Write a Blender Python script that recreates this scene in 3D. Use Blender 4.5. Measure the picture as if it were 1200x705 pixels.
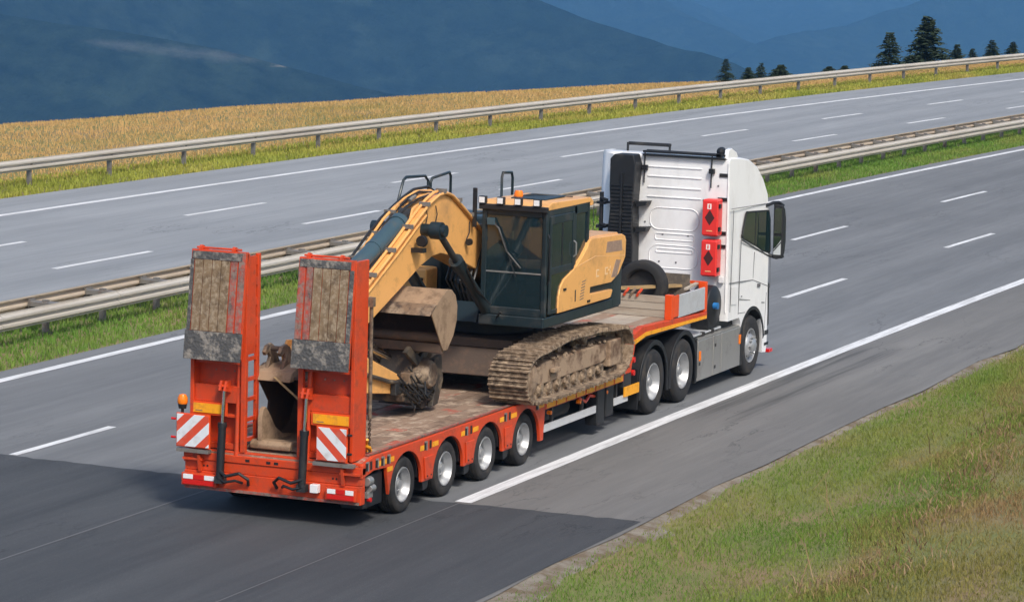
import bpy, bmesh, math, random
import numpy as np
from mathutils import Vector, Matrix
random.seed(7); rng = np.random.default_rng(7)
for o in list(bpy.data.objects): bpy.data.objects.remove(o)
sc = bpy.context.scene
COL = sc.collection
# ------------------------------------------------------------------ camera, sky, sun, exposure
CAM = Vector((-37.9461, -18.4308, 8.0976)); YAW, PITCH, ROLL, LENS = 0.3931, 0.1262, 0.0265, 114.38
d_ = Vector((math.cos(PITCH)*math.cos(YAW), math.cos(PITCH)*math.sin(YAW), -math.sin(PITCH)))
r_ = Vector((math.sin(YAW), -math.cos(YAW), 0)); u_ = r_.cross(d_)
rr = r_*math.cos(ROLL)+u_*math.sin(ROLL); uu = -r_*math.sin(ROLL)+u_*math.cos(ROLL)
cam = bpy.data.cameras.new('camera'); co = bpy.data.objects.new('camera', cam); COL.objects.link(co)
cam.lens = LENS; cam.sensor_width = 36; cam.clip_start = .5; cam.clip_end = 60000
co.matrix_world = Matrix(((rr.x, uu.x, -d_.x, CAM.x), (rr.y, uu.y, -d_.y, CAM.y), (rr.z, uu.z, -d_.z, CAM.z), (0, 0, 0, 1)))
sc.camera = co
SUN_EL, SUN_AZ = math.radians(47), math.atan2(-0.70, -0.70)        # sun behind the camera, to its right
wd = bpy.data.worlds.new('World'); sc.world = wd; wd.use_nodes = True
nt = wd.node_tree; bg = nt.nodes['Background']
sky = nt.nodes.new('ShaderNodeTexSky'); sky.sky_type = 'NISHITA'; sky.sun_disc = False
sky.sun_elevation = SUN_EL; sky.sun_rotation = math.pi/2-SUN_AZ; sky.dust_density = 4.0; sky.air_density = 1.0; sky.ozone_density = 1.0
nt.links.new(sky.outputs[0], bg.inputs[0]); bg.inputs[1].default_value = 0.11
sl = bpy.data.lights.new('sun', 'SUN'); sl.energy = 2.3; sl.angle = math.radians(11); sl.color = (1, .95, .87)
so = bpy.data.objects.new('sun', sl); COL.objects.link(so)
sdir = Vector((math.cos(SUN_EL)*math.cos(SUN_AZ), math.cos(SUN_EL)*math.sin(SUN_AZ), math.sin(SUN_EL)))
so.rotation_euler = sdir.to_track_quat('Z', 'Y').to_euler(); so.location = (0, 0, 60)
sc.view_settings.view_transform = 'Standard'; sc.view_settings.look = 'None'
sc.view_settings.exposure = 0.62; sc.view_settings.gamma = 1; sc.view_settings.use_curve_mapping = False
sc.render.engine = 'CYCLES'; sc.cycles.use_denoising = True
sc.cycles.max_bounces = 8; sc.cycles.transparent_max_bounces = 12; sc.cycles.volume_bounces = 1

# ------------------------------------------------------------------ mesh helpers
class MB:
    def __init__(s): s.v = []; s.f = []
    def add(s, v, f):
        n = len(s.v); s.v += [tuple(p) for p in v]; s.f += [tuple(i+n for i in q) for q in f]; return s
    def box(s, x0, x1, y0, y1, z0, z1):
        return s.hexa([(x0,y0,z0),(x1,y0,z0),(x1,y1,z0),(x0,y1,z0),(x0,y0,z1),(x1,y0,z1),(x1,y1,z1),(x0,y1,z1)])
    def hexa(s, p):
        return s.add(p, [(3,2,1,0),(4,5,6,7),(0,1,5,4),(1,2,6,5),(2,3,7,6),(3,0,4,7)])
    def prism(s, pts, a0, a1, axis='y', taper=None):
        def P(u, w, a): return {'y': (u, a, w), 'x': (a, u, w), 'z': (u, w, a)}[axis]
        n = len(pts)
        q = taper or pts
        return s.add([P(u, w, a0) for u, w in pts]+[P(u, w, a1) for u, w in q],
                     [tuple(range(n)), tuple(range(2*n-1, n-1, -1))]+[(i, i+n, (i+1) % n+n, (i+1) % n) for i in range(n)])
    def tube(s, path, r, n=8, closed=False):
        path = [Vector(p) for p in path]; m = len(path); rs = r if isinstance(r, (list, tuple)) else [r]*m
        v = []; f = []; nrm = None
        for i, p in enumerate(path):
            a = path[i-1] if (i > 0 or closed) else p; b = path[(i+1) % m] if (i < m-1 or closed) else p
            t = (b-a).normalized()
            if nrm is None: nrm = t.orthogonal().normalized()
            nrm = (nrm-t*nrm.dot(t))
            nrm = nrm.normalized() if nrm.length > 1e-6 else t.orthogonal().normalized()
            bn = t.cross(nrm)
            for k in range(n):
                an = 2*math.pi*k/n; v.append(p+(nrm*math.cos(an)+bn*math.sin(an))*rs[i])
        for i in range(m if closed else m-1):
            j = (i+1) % m
            for k in range(n): f.append((i*n+k, i*n+(k+1) % n, j*n+(k+1) % n, j*n+k))
        if not closed: f += [tuple(range(n-1, -1, -1)), tuple(range((m-1)*n, m*n))]
        return s.add(v, f)
    def rod(s, a, b, r, n=10): return s.tube([a, b], r, n)
    def bar(s, a, b, w, h, up=(0, 0, 1)):
        a, b = Vector(a), Vector(b); t = (b-a).normalized(); sd = t.cross(Vector(up))
        if sd.length < 1e-4: sd = t.orthogonal()
        sd.normalize(); uq = sd.cross(t)
        p = [e+sd*(w/2*i)+uq*(h/2*j) for e in (a, b) for i, j in ((-1, -1), (1, -1), (1, 1), (-1, 1))]
        return s.add(p, [(3, 2, 1, 0), (4, 5, 6, 7), (0, 1, 5, 4), (1, 2, 6, 5), (2, 3, 7, 6), (3, 0, 4, 7)])
    def lathe(s, prof, c=(0, 0, 0), axis='y', n=32, closed=False):
        m = len(prof); v = []; f = []
        for k in range(n):
            an = 2*math.pi*k/n; ca, sa = math.cos(an), math.sin(an)
            for r, a in prof:
                if axis == 'y': v.append((c[0]+r*ca, c[1]+a, c[2]+r*sa))
                elif axis == 'z': v.append((c[0]+r*ca, c[1]+r*sa, c[2]+a))
                else: v.append((c[0]+a, c[1]+r*ca, c[2]+r*sa))
        for k in range(n):
            k2 = (k+1) % n
            for i in range(m if closed else m-1):
                j = (i+1) % m; f.append((k*m+i, k*m+j, k2*m+j, k2*m+i))
        return s.add(v, f)
    def mesh(s, name, smooth=38, fix=True):
        me = bpy.data.meshes.new(name); me.from_pydata([tuple(p) for p in s.v], [], s.f)
        if fix:
            bm = bmesh.new(); bm.from_mesh(me); bmesh.ops.remove_doubles(bm, verts=bm.verts, dist=1e-5)
            bmesh.ops.recalc_face_normals(bm, faces=bm.faces); bm.to_mesh(me); bm.free()
        if smooth:
            me.polygons.foreach_set('use_smooth', [True]*len(me.polygons)); me.set_sharp_from_angle(angle=math.radians(smooth))
        return me

def wloc(o):
    v = Vector((0, 0, 0))
    while o is not None: v += o.location; o = o.parent
    return v
def tag(o, label=None, cat=None, group=None, kind=None):
    for k, x in (('label', label), ('category', cat), ('group', group), ('kind', kind)):
        if x: o[k] = x
    return o
def thing(name, loc, label, cat, group=None):
    o = bpy.data.objects.new(name, None); COL.objects.link(o); o.location = loc; o.empty_display_size = .2
    return tag(o, label, cat, group)
def inst(name, me, mat, parent=None, loc=(0, 0, 0), rot=None, local=False):
    o = bpy.data.objects.new(name, me); COL.objects.link(o)
    if mat is not None and not me.materials: me.materials.append(mat)
    if parent is not None:
        o.parent = parent; o.location = Vector(loc) if local else Vector(loc)-wloc(parent)
    else: o.location = loc
    if rot: o.rotation_euler = rot
    return o
def part(name, mb, mat, parent=None, bevel=0, smooth=38, local=False, seg=2):
    o = inst(name, mb.mesh(name, smooth), mat, parent, local=local)
    if bevel:
        b = o.modifiers.new('bevel', 'BEVEL'); b.width = bevel; b.segments = seg; b.limit_method = 'ANGLE'; b.angle_limit = math.radians(40)
        b.harden_normals = True
    return o
def arc(cx, cz, r, a0, a1, n):
    return [(cx+r*math.cos(math.radians(a0+(a1-a0)*i/n)), cz+r*math.sin(math.radians(a0+(a1-a0)*i/n))) for i in range(n+1)]

# ------------------------------------------------------------------ materials
def mat_new(name):
    m = bpy.data.materials.new(name); m.use_nodes = True; n = m.node_tree
    return m, n, n.nodes['Principled BSDF']
def N(n, t, **k):
    x = n.nodes.new(t)
    for a, b in k.items():
        if a.startswith('i_'): x.inputs[a[2:].replace('_', ' ')].default_value = b
        else: setattr(x, a, b)
    return x
def pos(n, scale=(1, 1, 1)):
    g = N(n, 'ShaderNodeNewGeometry'); mp = N(n, 'ShaderNodeMapping'); mp.inputs['Scale'].default_value = scale
    n.links.new(g.outputs['Position'], mp.inputs[0]); return mp.outputs[0]
def noise(n, scale, detail=4, rough=.55, vec=(1, 1, 1)):
    x = N(n, 'ShaderNodeTexNoise'); x.inputs['Scale'].default_value = scale; x.inputs['Detail'].default_value = detail; x.inputs['Roughness'].default_value = rough
    n.links.new(pos(n, vec), x.inputs['Vector']); return x.outputs['Fac']
def ramp(n, fac, stops):
    r = N(n, 'ShaderNodeValToRGB'); cr = r.color_ramp
    while len(cr.elements) < len(stops): cr.elements.new(.5)
    for e, (p, c) in zip(cr.elements, stops): e.position = p; e.color = (*c, 1) if len(c) == 3 else c
    n.links.new(fac, r.inputs[0]); return r.outputs['Color']
def mixc(n, fac, a, b, mode='MIX'):
    x = N(n, 'ShaderNodeMix', data_type='RGBA', blend_type=mode)
    for s_, val in ((0, fac), (6, a), (7, b)):
        if isinstance(val, (int, float)): x.inputs[s_].default_value = val
        elif isinstance(val, tuple): x.inputs[s_].default_value = (*val, 1)
        else: n.links.new(val, x.inputs[s_])
    return x.outputs[2]
def math_(n, op, a, b=None):
    x = N(n, 'ShaderNodeMath', operation=op)
    for i, val in enumerate((a, b)):
        if val is None: continue
        if isinstance(val, (int, float)): x.inputs[i].default_value = val
        else: n.links.new(val, x.inputs[i])
    return x.outputs[0]
def bump(n, b, h, strength=.3, dist=.01):
    x = N(n, 'ShaderNodeBump'); x.inputs['Strength'].default_value = strength; x.inputs['Distance'].default_value = dist
    n.links.new(h, x.inputs['Height']); n.links.new(x.outputs[0], b.inputs['Normal'])
def surf(name, col, rough=.5, metal=0, dirt=None, lo=.5, hi=.7, dscale=2.5, var=.12, bmp=0, bscale=40, coat=0, stretch=(1, 1, 1), piece=0, dirt2=None):
    """painted or raw surface with colour variation and dirt or wear blotches"""
    m, n, b = mat_new(name)
    c = mixc(n, noise(n, .9, 5), tuple(x*(1-var) for x in col), tuple(min(1, x*(1+var)) for x in col))
    rg = rough
    if piece:
        oi = N(n, 'ShaderNodeObjectInfo'); c = mixc(n, math_(n, 'MULTIPLY', oi.outputs['Random'], piece), c, tuple(x*.45 for x in col))
    for k, (dd, sc_) in enumerate(((dirt, dscale), (dirt2, dscale*3.1))):
        if dd is None: continue
        f = ramp(n, noise(n, sc_, 7, .68, stretch), ((lo, (0, 0, 0)), (hi, (1, 1, 1))))
        c = mixc(n, f, c, dd)
        if k == 0:
            mr = N(n, 'ShaderNodeMapRange'); mr.inputs[3].default_value = rough; mr.inputs[4].default_value = min(1, rough+.35); n.links.new(f, mr.inputs[0]); n.links.new(mr.outputs[0], b.inputs['Roughness'])
    n.links.new(c, b.inputs['Base Color'])
    if dirt is None: b.inputs['Roughness'].default_value = rough
    b.inputs['Metallic'].default_value = metal; b.inputs['Coat Weight'].default_value = coat; b.inputs['Coat Roughness'].default_value = .08
    if bmp: bump(n, b, noise(n, bscale, 6, .65), bmp, .01)
    return m
MUD = (.19, .135, .09)
M = {}
M['red'] = surf('trailer red paint', (.58, .056, .012), .38, dirt=(.28, .06, .03), lo=.52, hi=.78, dscale=2.2, var=.1, dirt2=(.24, .055, .03))
M['redworn'] = surf('worn red steel', (.42, .06, .035), .6, dirt=(.085, .07, .065), lo=.42, hi=.62, dscale=6, bmp=.3, bscale=50, dirt2=(.22, .17, .14))
M['orange'] = surf('orange red post paint', (.72, .075, .012), .35, dirt=(.4, .12, .05), lo=.6, hi=.85)
M['yellow'] = surf('excavator yellow paint', (.77, .395, .125), .34, dirt=(.42, .23, .09), lo=.53, hi=.82, dscale=1.6, var=.08, dirt2=(.34, .18, .07))
M['teal'] = surf('excavator dark teal paint', (.010, .021, .027), .40, dirt=(.055, .052, .047), lo=.52, hi=.75, dscale=3, var=.2)
M['steelcyl'] = surf('cylinder grey blue paint', (.042, .078, .098), .4, dirt=(.1, .09, .075), lo=.52, hi=.8, dscale=4)
M['white'] = surf('cab white paint', (.80, .805, .81), .32, coat=.3, dirt=(.58, .57, .55), lo=.48, hi=.85, dscale=1.5, var=.02, stretch=(1, 1, .5))
M['black'] = surf('black plastic', (.010, .011, .013), .5, dirt=(.045, .042, .038), lo=.54, hi=.8, dscale=3)
M['darkmetal'] = surf('dark chassis steel', (.02, .021, .023), .6, dirt=(.065, .055, .045), lo=.45, hi=.75, dscale=4)
M['rubber'] = surf('tyre rubber', (.014, .014, .015), .78, dirt=(.06, .05, .04), lo=.48, hi=.75, dscale=5, bmp=.15)
M['rim'] = surf('silver rim paint', (.42, .43, .44), .38, metal=.6, dirt=(.2, .18, .16), lo=.52, hi=.85, dscale=6, var=.06)
M['alu'] = surf('aluminium panel', (.36, .355, .34), .42, metal=.6, dirt=(.2, .18, .16), lo=.5, hi=.8, dscale=2, var=.08)
M['guardalu'] = surf('pale side guard aluminium', (.6, .61, .62), .4, metal=.25, dirt=(.45, .43, .4), lo=.55, hi=.85, dscale=3)
M['greypanel'] = surf('grey drop side panel', (.50, .52, .54), .45, metal=.2, dirt=(.38, .37, .36), lo=.5, hi=.8, dscale=2, var=.05)
M['deck'] = surf('dirty deck timber', (.245, .165, .115), .85, dirt=(.46, .36, .27), lo=.46, hi=.64, dscale=2.4, var=.25, bmp=.6, bscale=22, piece=.13, dirt2=(.15, .10, .07))
M['deckred'] = surf('deck plate with worn red paint', (.27, .185, .13), .85, dirt=(.40, .08, .05), lo=.54, hi=.62, dscale=1.6, var=.25, bmp=.6, bscale=22, piece=.13, dirt2=(.40, .31, .235))
M['rampwood'] = surf('muddy ramp timber', (.235, .16, .092), .88, dirt=(.085, .055, .033), lo=.46, hi=.68, dscale=5, var=.3, bmp=.7, bscale=26, piece=.3, dirt2=(.34, .27, .19))
M['goosewood'] = surf('pale gooseneck timber', (.42, .36, .29), .8, dirt=(.26, .2, .15), lo=.45, hi=.7, dscale=3, var=.15, bmp=.3, stretch=(.3, .3, 3), piece=.2)
M['mud'] = surf('muddy track steel', (.19, .13, .082), .85, dirt=(.075, .053, .038), lo=.44, hi=.62, dscale=3.4, var=.3, bmp=.35, bscale=30, dirt2=(.34, .255, .175), piece=.2)
M['mudlight'] = surf('dried mud on track frame', (.31, .22, .145), .92, dirt=(.12, .07, .042), lo=.47, hi=.62, dscale=3, var=.2, bmp=.8, bscale=14)
M['bucket'] = surf('worn brown bucket steel', (.19, .13, .085), .62, metal=.2, dirt=(.36, .28, .2), lo=.47, hi=.66, dscale=3.5, var=.3, bmp=.4, bscale=20, dirt2=(.07, .05, .04))
M['bucketpale'] = surf('pale dusty bucket steel', (.31, .21, .13), .7, dirt=(.13, .08, .045), lo=.47, hi=.7, dscale=4, var=.2, bmp=.4, bscale=20)
M['bucketdark'] = surf('dark rusty bucket steel', (.075, .05, .036), .7, dirt=(.15, .09, .06), lo=.5, hi=.68, dscale=4, var=.3, bmp=.5, bscale=18)
M['coupler'] = surf('grey brown coupler steel', (.06, .052, .045), .55, metal=.3, dirt=(.22, .165, .11), lo=.5, hi=.68, dscale=5, var=.3, bmp=.3)
M['galv'] = surf('galvanised guardrail steel', (.50, .465, .41), .6, metal=.2, dirt=(.36, .32, .27), lo=.48, hi=.75, dscale=1.5, var=.1, stretch=(.15, 1, 1))
M['galvpost'] = surf('weathered guardrail post', (.2, .19, .175), .6, metal=.3, dirt=(.14, .1, .075), lo=.5, hi=.7, dscale=5)
M['galvtan'] = surf('tan weathered rear rail', (.50, .42, .33), .6, metal=.2, dirt=(.33, .26, .2), lo=.48, hi=.72, dscale=1.5, stretch=(.2, 1, 1))
M['extred'] = surf('extinguisher box red plastic', (.70, .035, .03), .38, var=.06, coat=.15)
M['amber'] = surf('amber lens', (.85, .2, .01), .2, var=.05)
M['yellowref'] = surf('yellow reflector', (.85, .37, .012), .4, dirt=(.45, .17, .03), lo=.5, hi=.75, dscale=6)
M['redlens'] = surf('red lamp lens', (.55, .015, .012), .18, var=.05)
M['whitelens'] = surf('white lamp lens', (.75, .75, .76), .15, var=.05)
M['chrome'] = surf('polished rod', (.6, .62, .63), .18, metal=1, var=.05)
M['hose'] = surf('black hose', (.013, .013, .014), .45, dirt=(.05, .045, .04), lo=.5, hi=.8)
M['strap'] = surf('tan webbing strap', (.33, .22, .1), .85, dirt=(.2, .13, .07), lo=.5, hi=.8, dscale=8)
M['seat'] = surf('dark seat fabric', (.02, .02, .022), .9)
M['interior'] = surf('brown cab floor', (.16, .1, .06), .9, dirt=(.06, .045, .03))
M['bluecap'] = surf('blue cap', (.02, .16, .42), .35)
M['diamond'] = surf('dark diamond print', (.06, .015, .015), .5)
M['print'] = surf('pale print', (.85, .75, .7), .5)
M['decal'] = surf('pale yellow decal', (.80, .50, .24), .45)
M['fade'] = surf('faded lettering', (.80, .56, .32), .5)
M['meshpanel'] = surf('brown vent mesh', (.26, .17, .12), .7, dirt=(.36, .25, .18), lo=.45, hi=.6, dscale=20, bmp=.8, bscale=90)
M['seam'] = surf('panel gap', (.12, .12, .125), .7)
def checker():
    m, n, b = mat_new('worn checker plate')
    c = mixc(n, ramp(n, noise(n, 7, 7, .7), ((.50, (0, 0, 0)), (.60, (1, 1, 1)))), (.10, .095, .09), (.29, .255, .215))
    n.links.new(c, b.inputs['Base Color']); b.inputs['Roughness'].default_value = .5; b.inputs['Metallic'].default_value = .35
    vo = N(n, 'ShaderNodeTexVoronoi'); vo.inputs['Scale'].default_value = 26; n.links.new(pos(n), vo.inputs['Vector'])
    bump(n, b, vo.outputs['Distance'], .7, .01); return m
M['checker'] = checker()
def stripes(name, sgn):
    m, n, b = mat_new(name)
    g = N(n, 'ShaderNodeNewGeometry'); sp = N(n, 'ShaderNodeSeparateXYZ'); n.links.new(g.outputs['Position'], sp.inputs[0])
    t = math_(n, 'ADD', sp.outputs[2], math_(n, 'MULTIPLY', sp.outputs[1], sgn*.95))
    fr = math_(n, 'FRACT', math_(n, 'MULTIPLY', math_(n, 'ADD', t, 20.06 if sgn > 0 else 20.0), 1/.285))
    st = math_(n, 'GREATER_THAN', fr, .52)
    c = mixc(n, st, (.68, .7, .72), (.62, .07, .03)); c = mixc(n, ramp(n, noise(n, 6, 6), ((.55, (0, 0, 0)), (.8, (.6, .6, .6)))), c, (.3, .25, .2))
    n.links.new(c, b.inputs['Base Color']); b.inputs['Roughness'].default_value = .4; return m
M['warnl'] = stripes('warning stripes rising', 1); M['warnr'] = stripes('warning stripes falling', -1)
def glass(name, tint, refl, film=(.05, .08, .09), amt=.2):
    m, n, b = mat_new(name); n.nodes.remove(b); out = n.nodes['Material Output']
    tr = N(n, 'ShaderNodeBsdfTransparent'); tr.inputs[0].default_value = (*tint, 1)
    gl = N(n, 'ShaderNodeBsdfGlossy'); gl.inputs['Roughness'].default_value = .03
    fr = N(n, 'ShaderNodeFresnel'); fr.inputs[0].default_value = 1.5
    mx = N(n, 'ShaderNodeMixShader'); n.links.new(math_(n, 'ADD', fr.outputs[0], refl), mx.inputs[0]); n.links.new(tr.outputs[0], mx.inputs[1]); n.links.new(gl.outputs[0], mx.inputs[2]); df = N(n, 'ShaderNodeBsdfDiffuse'); df.inputs[0].default_value = (*film, 1); m2 = N(n, 'ShaderNodeMixShader'); m2.inputs[0].default_value = amt
    n.links.new(mx.outputs[0], m2.inputs[1]); n.links.new(df.outputs[0], m2.inputs[2]); n.links.new(m2.outputs[0], out.inputs[0])      # dust film on the pane, its teal colour painting in sky reflection
    return m
M['glass'] = glass('tinted cab glass', (.36, .46, .48), .07, (.06, .13, .165), .15)
M['glassdark'] = glass('dark truck glass', (.10, .16, .15), .16, (.03, .075, .08), .22)
M['mirror'] = surf('mirror face', (.75, .78, .8), .04, metal=1, var=.01)
# ------------------------------------------------------------------ road, ground, mountains
def cy(x):
    x = np.asarray(x, float); t = np.clip(x-5, 0, 220); return -.0005*t*t-.22*np.clip(x-225, 0, None)
XS = np.concatenate([np.arange(-70, 160, 2.0), np.arange(160, 420, 10.0)])
def strip(name, y0, y1, z, mat, parent=None, x0=None, x1=None, xs=None, kind=None, jag=0):
    xs = xs if xs is not None else (XS if x0 is None else np.linspace(x0, x1, max(2, int((x1-x0)/2)+1)))
    mb = MB(); c = cy(xs)
    j0 = jag*rng.normal(size=len(xs)) if jag else 0*xs
    v = []
    for x, cc, j in zip(xs, c, j0): v += [(x, y0+cc+j, z), (x, y1+cc, z)]
    mb.add(v, [(2*i, 2*i+2, 2*i+3, 2*i+1) for i in range(len(xs)-1)])
    o = inst(name, mb.mesh(name, 0, fix=False), mat, parent)
    if kind: o['kind'] = kind
    return o
def asphalt(name, a, b_, brown=0, marks=False):
    m, n, b = mat_new(name)
    c = mixc(n, ramp(n, noise(n, 1.0, 4, .6, (.012, .75, 1)), ((.40, (0, 0, 0)), (.62, (1, 1, 1)))), tuple(x*.93 for x in a), b_)
    c = mixc(n, ramp(n, noise(n, 1.0, 6, .65, (.5, 7, 1)), ((.42, (0, 0, 0)), (.66, (.38, .38, .38)))), c, tuple(x*1.22 for x in b_))
    c = mixc(n, ramp(n, noise(n, 1.0, 7, .7, (.22, 2.6, 1)), ((.5, (0, 0, 0)), (.7, (.42, .42, .42)))), c, tuple(x*.78 for x in a))
    c = mixc(n, ramp(n, noise(n, .12, 5, .6), ((.4, (0, 0, 0)), (.7, (.45, .45, .45)))), c, tuple(x*.8 for x in a))
    c = mixc(n, ramp(n, noise(n, 55, 3, .8), ((.3, (0, 0, 0)), (.75, (.55, .55, .55)))), c, tuple(x*.55 for x in a))
    c = mixc(n, ramp(n, noise(n, 80, 2, .8), ((.62, (0, 0, 0)), (.75, (.5, .5, .5)))), c, (.3, .29, .28))
    # polished wheel paths that follow the bend, and hairline cracks
    g = N(n, 'ShaderNodeNewGeometry'); sp = N(n, 'ShaderNodeSeparateXYZ'); n.links.new(g.outputs['Position'], sp.inputs[0])
    xr = math_(n, 'MAXIMUM', math_(n, 'SUBTRACT', sp.outputs[0], 5), 0); uq = math_(n, 'ADD', sp.outputs[1], math_(n, 'MULTIPLY', math_(n, 'MULTIPLY', xr, xr), .0005))
    wv = math_(n, 'COSINE', math_(n, 'MULTIPLY', math_(n, 'ADD', uq, .6), 2*math.pi/1.775))
    wv = math_(n, 'MULTIPLY', math_(n, 'MAXIMUM', wv, 0), math_(n, 'MULTIPLY', ramp(n, noise(n, .35, 4, .6, (.12, 1, 1)), ((.35, (.2, .2, .2)), (.65, (1, 1, 1)))), .34))
    c = mixc(n, wv, c, tuple(x*.62 for x in a))
    ck = math_(n, 'ABSOLUTE', math_(n, 'SUBTRACT', noise(n, .55, 8, .62, (.28, 1, 1)), .5))
    ck = ramp(n, ck, ((.0015, (1, 1, 1)), (.005, (0, 0, 0))))
    ck = math_(n, 'MULTIPLY', ck, ramp(n, noise(n, .16, 3, .5), ((.5, (0, 0, 0)), (.62, (.8, .8, .8)))))
    c = mixc(n, ck, c, tuple(x*.4 for x in a))
    if marks:      # tyre skid streaks left on the hard shoulder
        g = N(n, 'ShaderNodeNewGeometry'); sp = N(n, 'ShaderNodeSeparateXYZ'); n.links.new(g.outputs['Position'], sp.inputs[0])
        def band(o_, lo, hi, s_):
            x = N(n, 'ShaderNodeMapRange', interpolation_type='SMOOTHSTEP'); y = N(n, 'ShaderNodeMapRange', interpolation_type='SMOOTHSTEP')
            for q, e0, e1 in ((x, lo, lo+s_), (y, hi, hi-s_)):
                q.inputs[1].default_value = e0; q.inputs[2].default_value = e1; n.links.new(o_, q.inputs[0])
            return math_(n, 'MULTIPLY', x.outputs[0], y.outputs[0])
        k = math_(n, 'MULTIPLY', band(sp.outputs[0], 8.5, 19.5, 2), math_(n, 'ADD', band(sp.outputs[1], -2.15, -1.78, .08), band(sp.outputs[1], -2.75, -2.3, .15)))
        k = math_(n, 'MULTIPLY', k, ramp(n, noise(n, 1, 5, .6, (.3, 9, 1)), ((.35, (0, 0, 0)), (.6, (1, 1, 1)))))
        c = mixc(n, math_(n, 'MULTIPLY', k, .6), c, (.035, .035, .036))
    n.links.new(c, b.inputs['Base Color']); b.inputs['Roughness'].default_value = .8; b.inputs['Specular IOR Level'].default_value = .35
    bump(n, b, noise(n, 70, 3, .7), .25, .006); return m
M['asph'] = asphalt('worn grey asphalt', (.156, .164, .173), (.212, .220, .228))
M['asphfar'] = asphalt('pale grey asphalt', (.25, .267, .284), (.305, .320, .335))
M['shoulder'] = asphalt('shoulder asphalt', (.165, .163, .158), (.225, .22, .21), marks=True)
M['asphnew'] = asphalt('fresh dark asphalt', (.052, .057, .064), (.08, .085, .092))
def roadpaint():
    m, n, b = mat_new('white road paint')
    c = mixc(n, ramp(n, noise(n, 2, 7, .75, (.35, 5, 1)), ((.44, (0, 0, 0)), (.66, (.75, .75, .75)))), (.70, .71, .72), (.3, .3, .3))
    c = mixc(n, ramp(n, noise(n, 30, 4, .7), ((.6, (0, 0, 0)), (.72, (.6, .6, .6)))), c, (.25, .25, .25))
    n.links.new(c, b.inputs['Base Color']); b.inputs['Roughness'].default_value = .7; return m
M['roadpaint'] = roadpaint()
rn = strip('road', -1.5, 9.55, 0, M['asph'], kind='structure')
sh = strip('hard_shoulder', -4.2, -1.5, 0, M['shoulder'], kind='structure', jag=.05)
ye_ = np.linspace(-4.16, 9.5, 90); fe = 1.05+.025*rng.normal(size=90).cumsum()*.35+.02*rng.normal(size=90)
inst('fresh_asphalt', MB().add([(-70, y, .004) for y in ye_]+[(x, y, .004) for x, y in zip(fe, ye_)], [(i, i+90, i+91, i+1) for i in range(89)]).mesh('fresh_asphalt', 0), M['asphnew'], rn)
strip('edge_line', -1.74, -1.50, .004, M['roadpaint'], rn, xs=np.concatenate([[1.08], np.arange(3, 160, 2.)]))
strip('edge_line', 8.93, 9.13, .004, M['roadpaint'], rn, xs=np.concatenate([[1.08], np.arange(3, 160, 2.)]))
strip('asphalt_seam', 1.68, 1.71, .008, M['seam'], rn, xs=np.array([-70, -40, -20, -10, 0, 1.0]))
strip('asphalt_seam', -1.62, -1.60, .008, M['seam'], rn, xs=np.array([-70, -40, -20, -10, 0, 1.0]))
for yy, st, per in ((1.75, 2.0, 11.33), (5.3, -.05, 11.82)):
    for k in range(9):
        x0 = st+per*k
        strip('lane_dash', yy-.07, yy+.07, .004, M['roadpaint'], rn, max(1.09, x0), x0+3.95)
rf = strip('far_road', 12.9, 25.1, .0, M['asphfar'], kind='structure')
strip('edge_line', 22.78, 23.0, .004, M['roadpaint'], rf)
strip('edge_line', 13.15, 13.33, .004, M['roadpaint'], rf)
for yy, st in ((16.2, 9.2), (19.4, 9.2)):
    for k in range(10):
        x0 = st+11.2*k
        strip('lane_dash', yy-.08, yy+.08, .004, M['roadpaint'], rf, x0, x0+4.0)

CRX = np.array([-400, 0, 56, 68, 86, 99, 140, 300, 2000.]); CRU = np.array([57, 44, 37.5, 36.5, 33.6, 30.2, 27.3, 27.3, 27.3])
def ground_z(x, y):
    x = np.asarray(x, float); y = np.asarray(y, float); u = y-cy(x); uc = np.interp(x, CRX, CRU)
    z = np.full(np.broadcast(x, y).shape, -.03)
    # right verge: shallow ditch then a low bank
    t = np.clip(-4.2-u, 0, None)
    z = z+np.where(u < -4.2, -.10*np.clip(t, 0, 1.2)+.13*np.clip(t-1.6, 0, 30)+.04*np.sin(x*1.1+u)*np.clip(t/3, 0, 1), 0)
    z = z+np.where(u > 26.5, .02*np.sin(x*.5)*np.clip((u-26.5)/3, 0, 1)-.12*np.clip(x-165, 0, None)*np.clip((u-28)/60, 0, 1), 0)
    e = np.clip(u-uc, 0, None)
    z = z-np.where(e > 0, .30*np.minimum(e, 4)*np.minimum(e, 4)/8+.30*np.clip(e-4, 0, 300)+.4*np.clip(e-304, 0, None), 0)
    return np.maximum(z, -420.)
def gridmesh(name, xs, ys, zf, mat):
    X, Y = np.meshgrid(xs, ys); Z = zf(X, Y); nx, ny = len(xs), len(ys)
    v = np.stack([X, Y, Z], -1).reshape(-1, 3)
    i = (np.arange(ny-1)[:, None]*nx+np.arange(nx-1)[None]).ravel(); f = np.stack([i, i+1, i+nx+1, i+nx], -1)
    me = bpy.data.meshes.new(name); me.vertices.add(len(v)); me.vertices.foreach_set('co', v.ravel().astype(np.float32))
    me.loops.add(f.size); me.loops.foreach_set('vertex_index', f.ravel().astype(np.int32))
    me.polygons.add(len(f)); me.polygons.foreach_set('loop_start', (np.arange(len(f))*4).astype(np.int32)); me.update(); me.validate()
    me.polygons.foreach_set('use_smooth', [True]*len(f)); me.materials.append(mat)
    o = bpy.data.objects.new(name, me); COL.objects.link(o); o['kind'] = 'structure'; return o
def axis_u(x, u): return u
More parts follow.
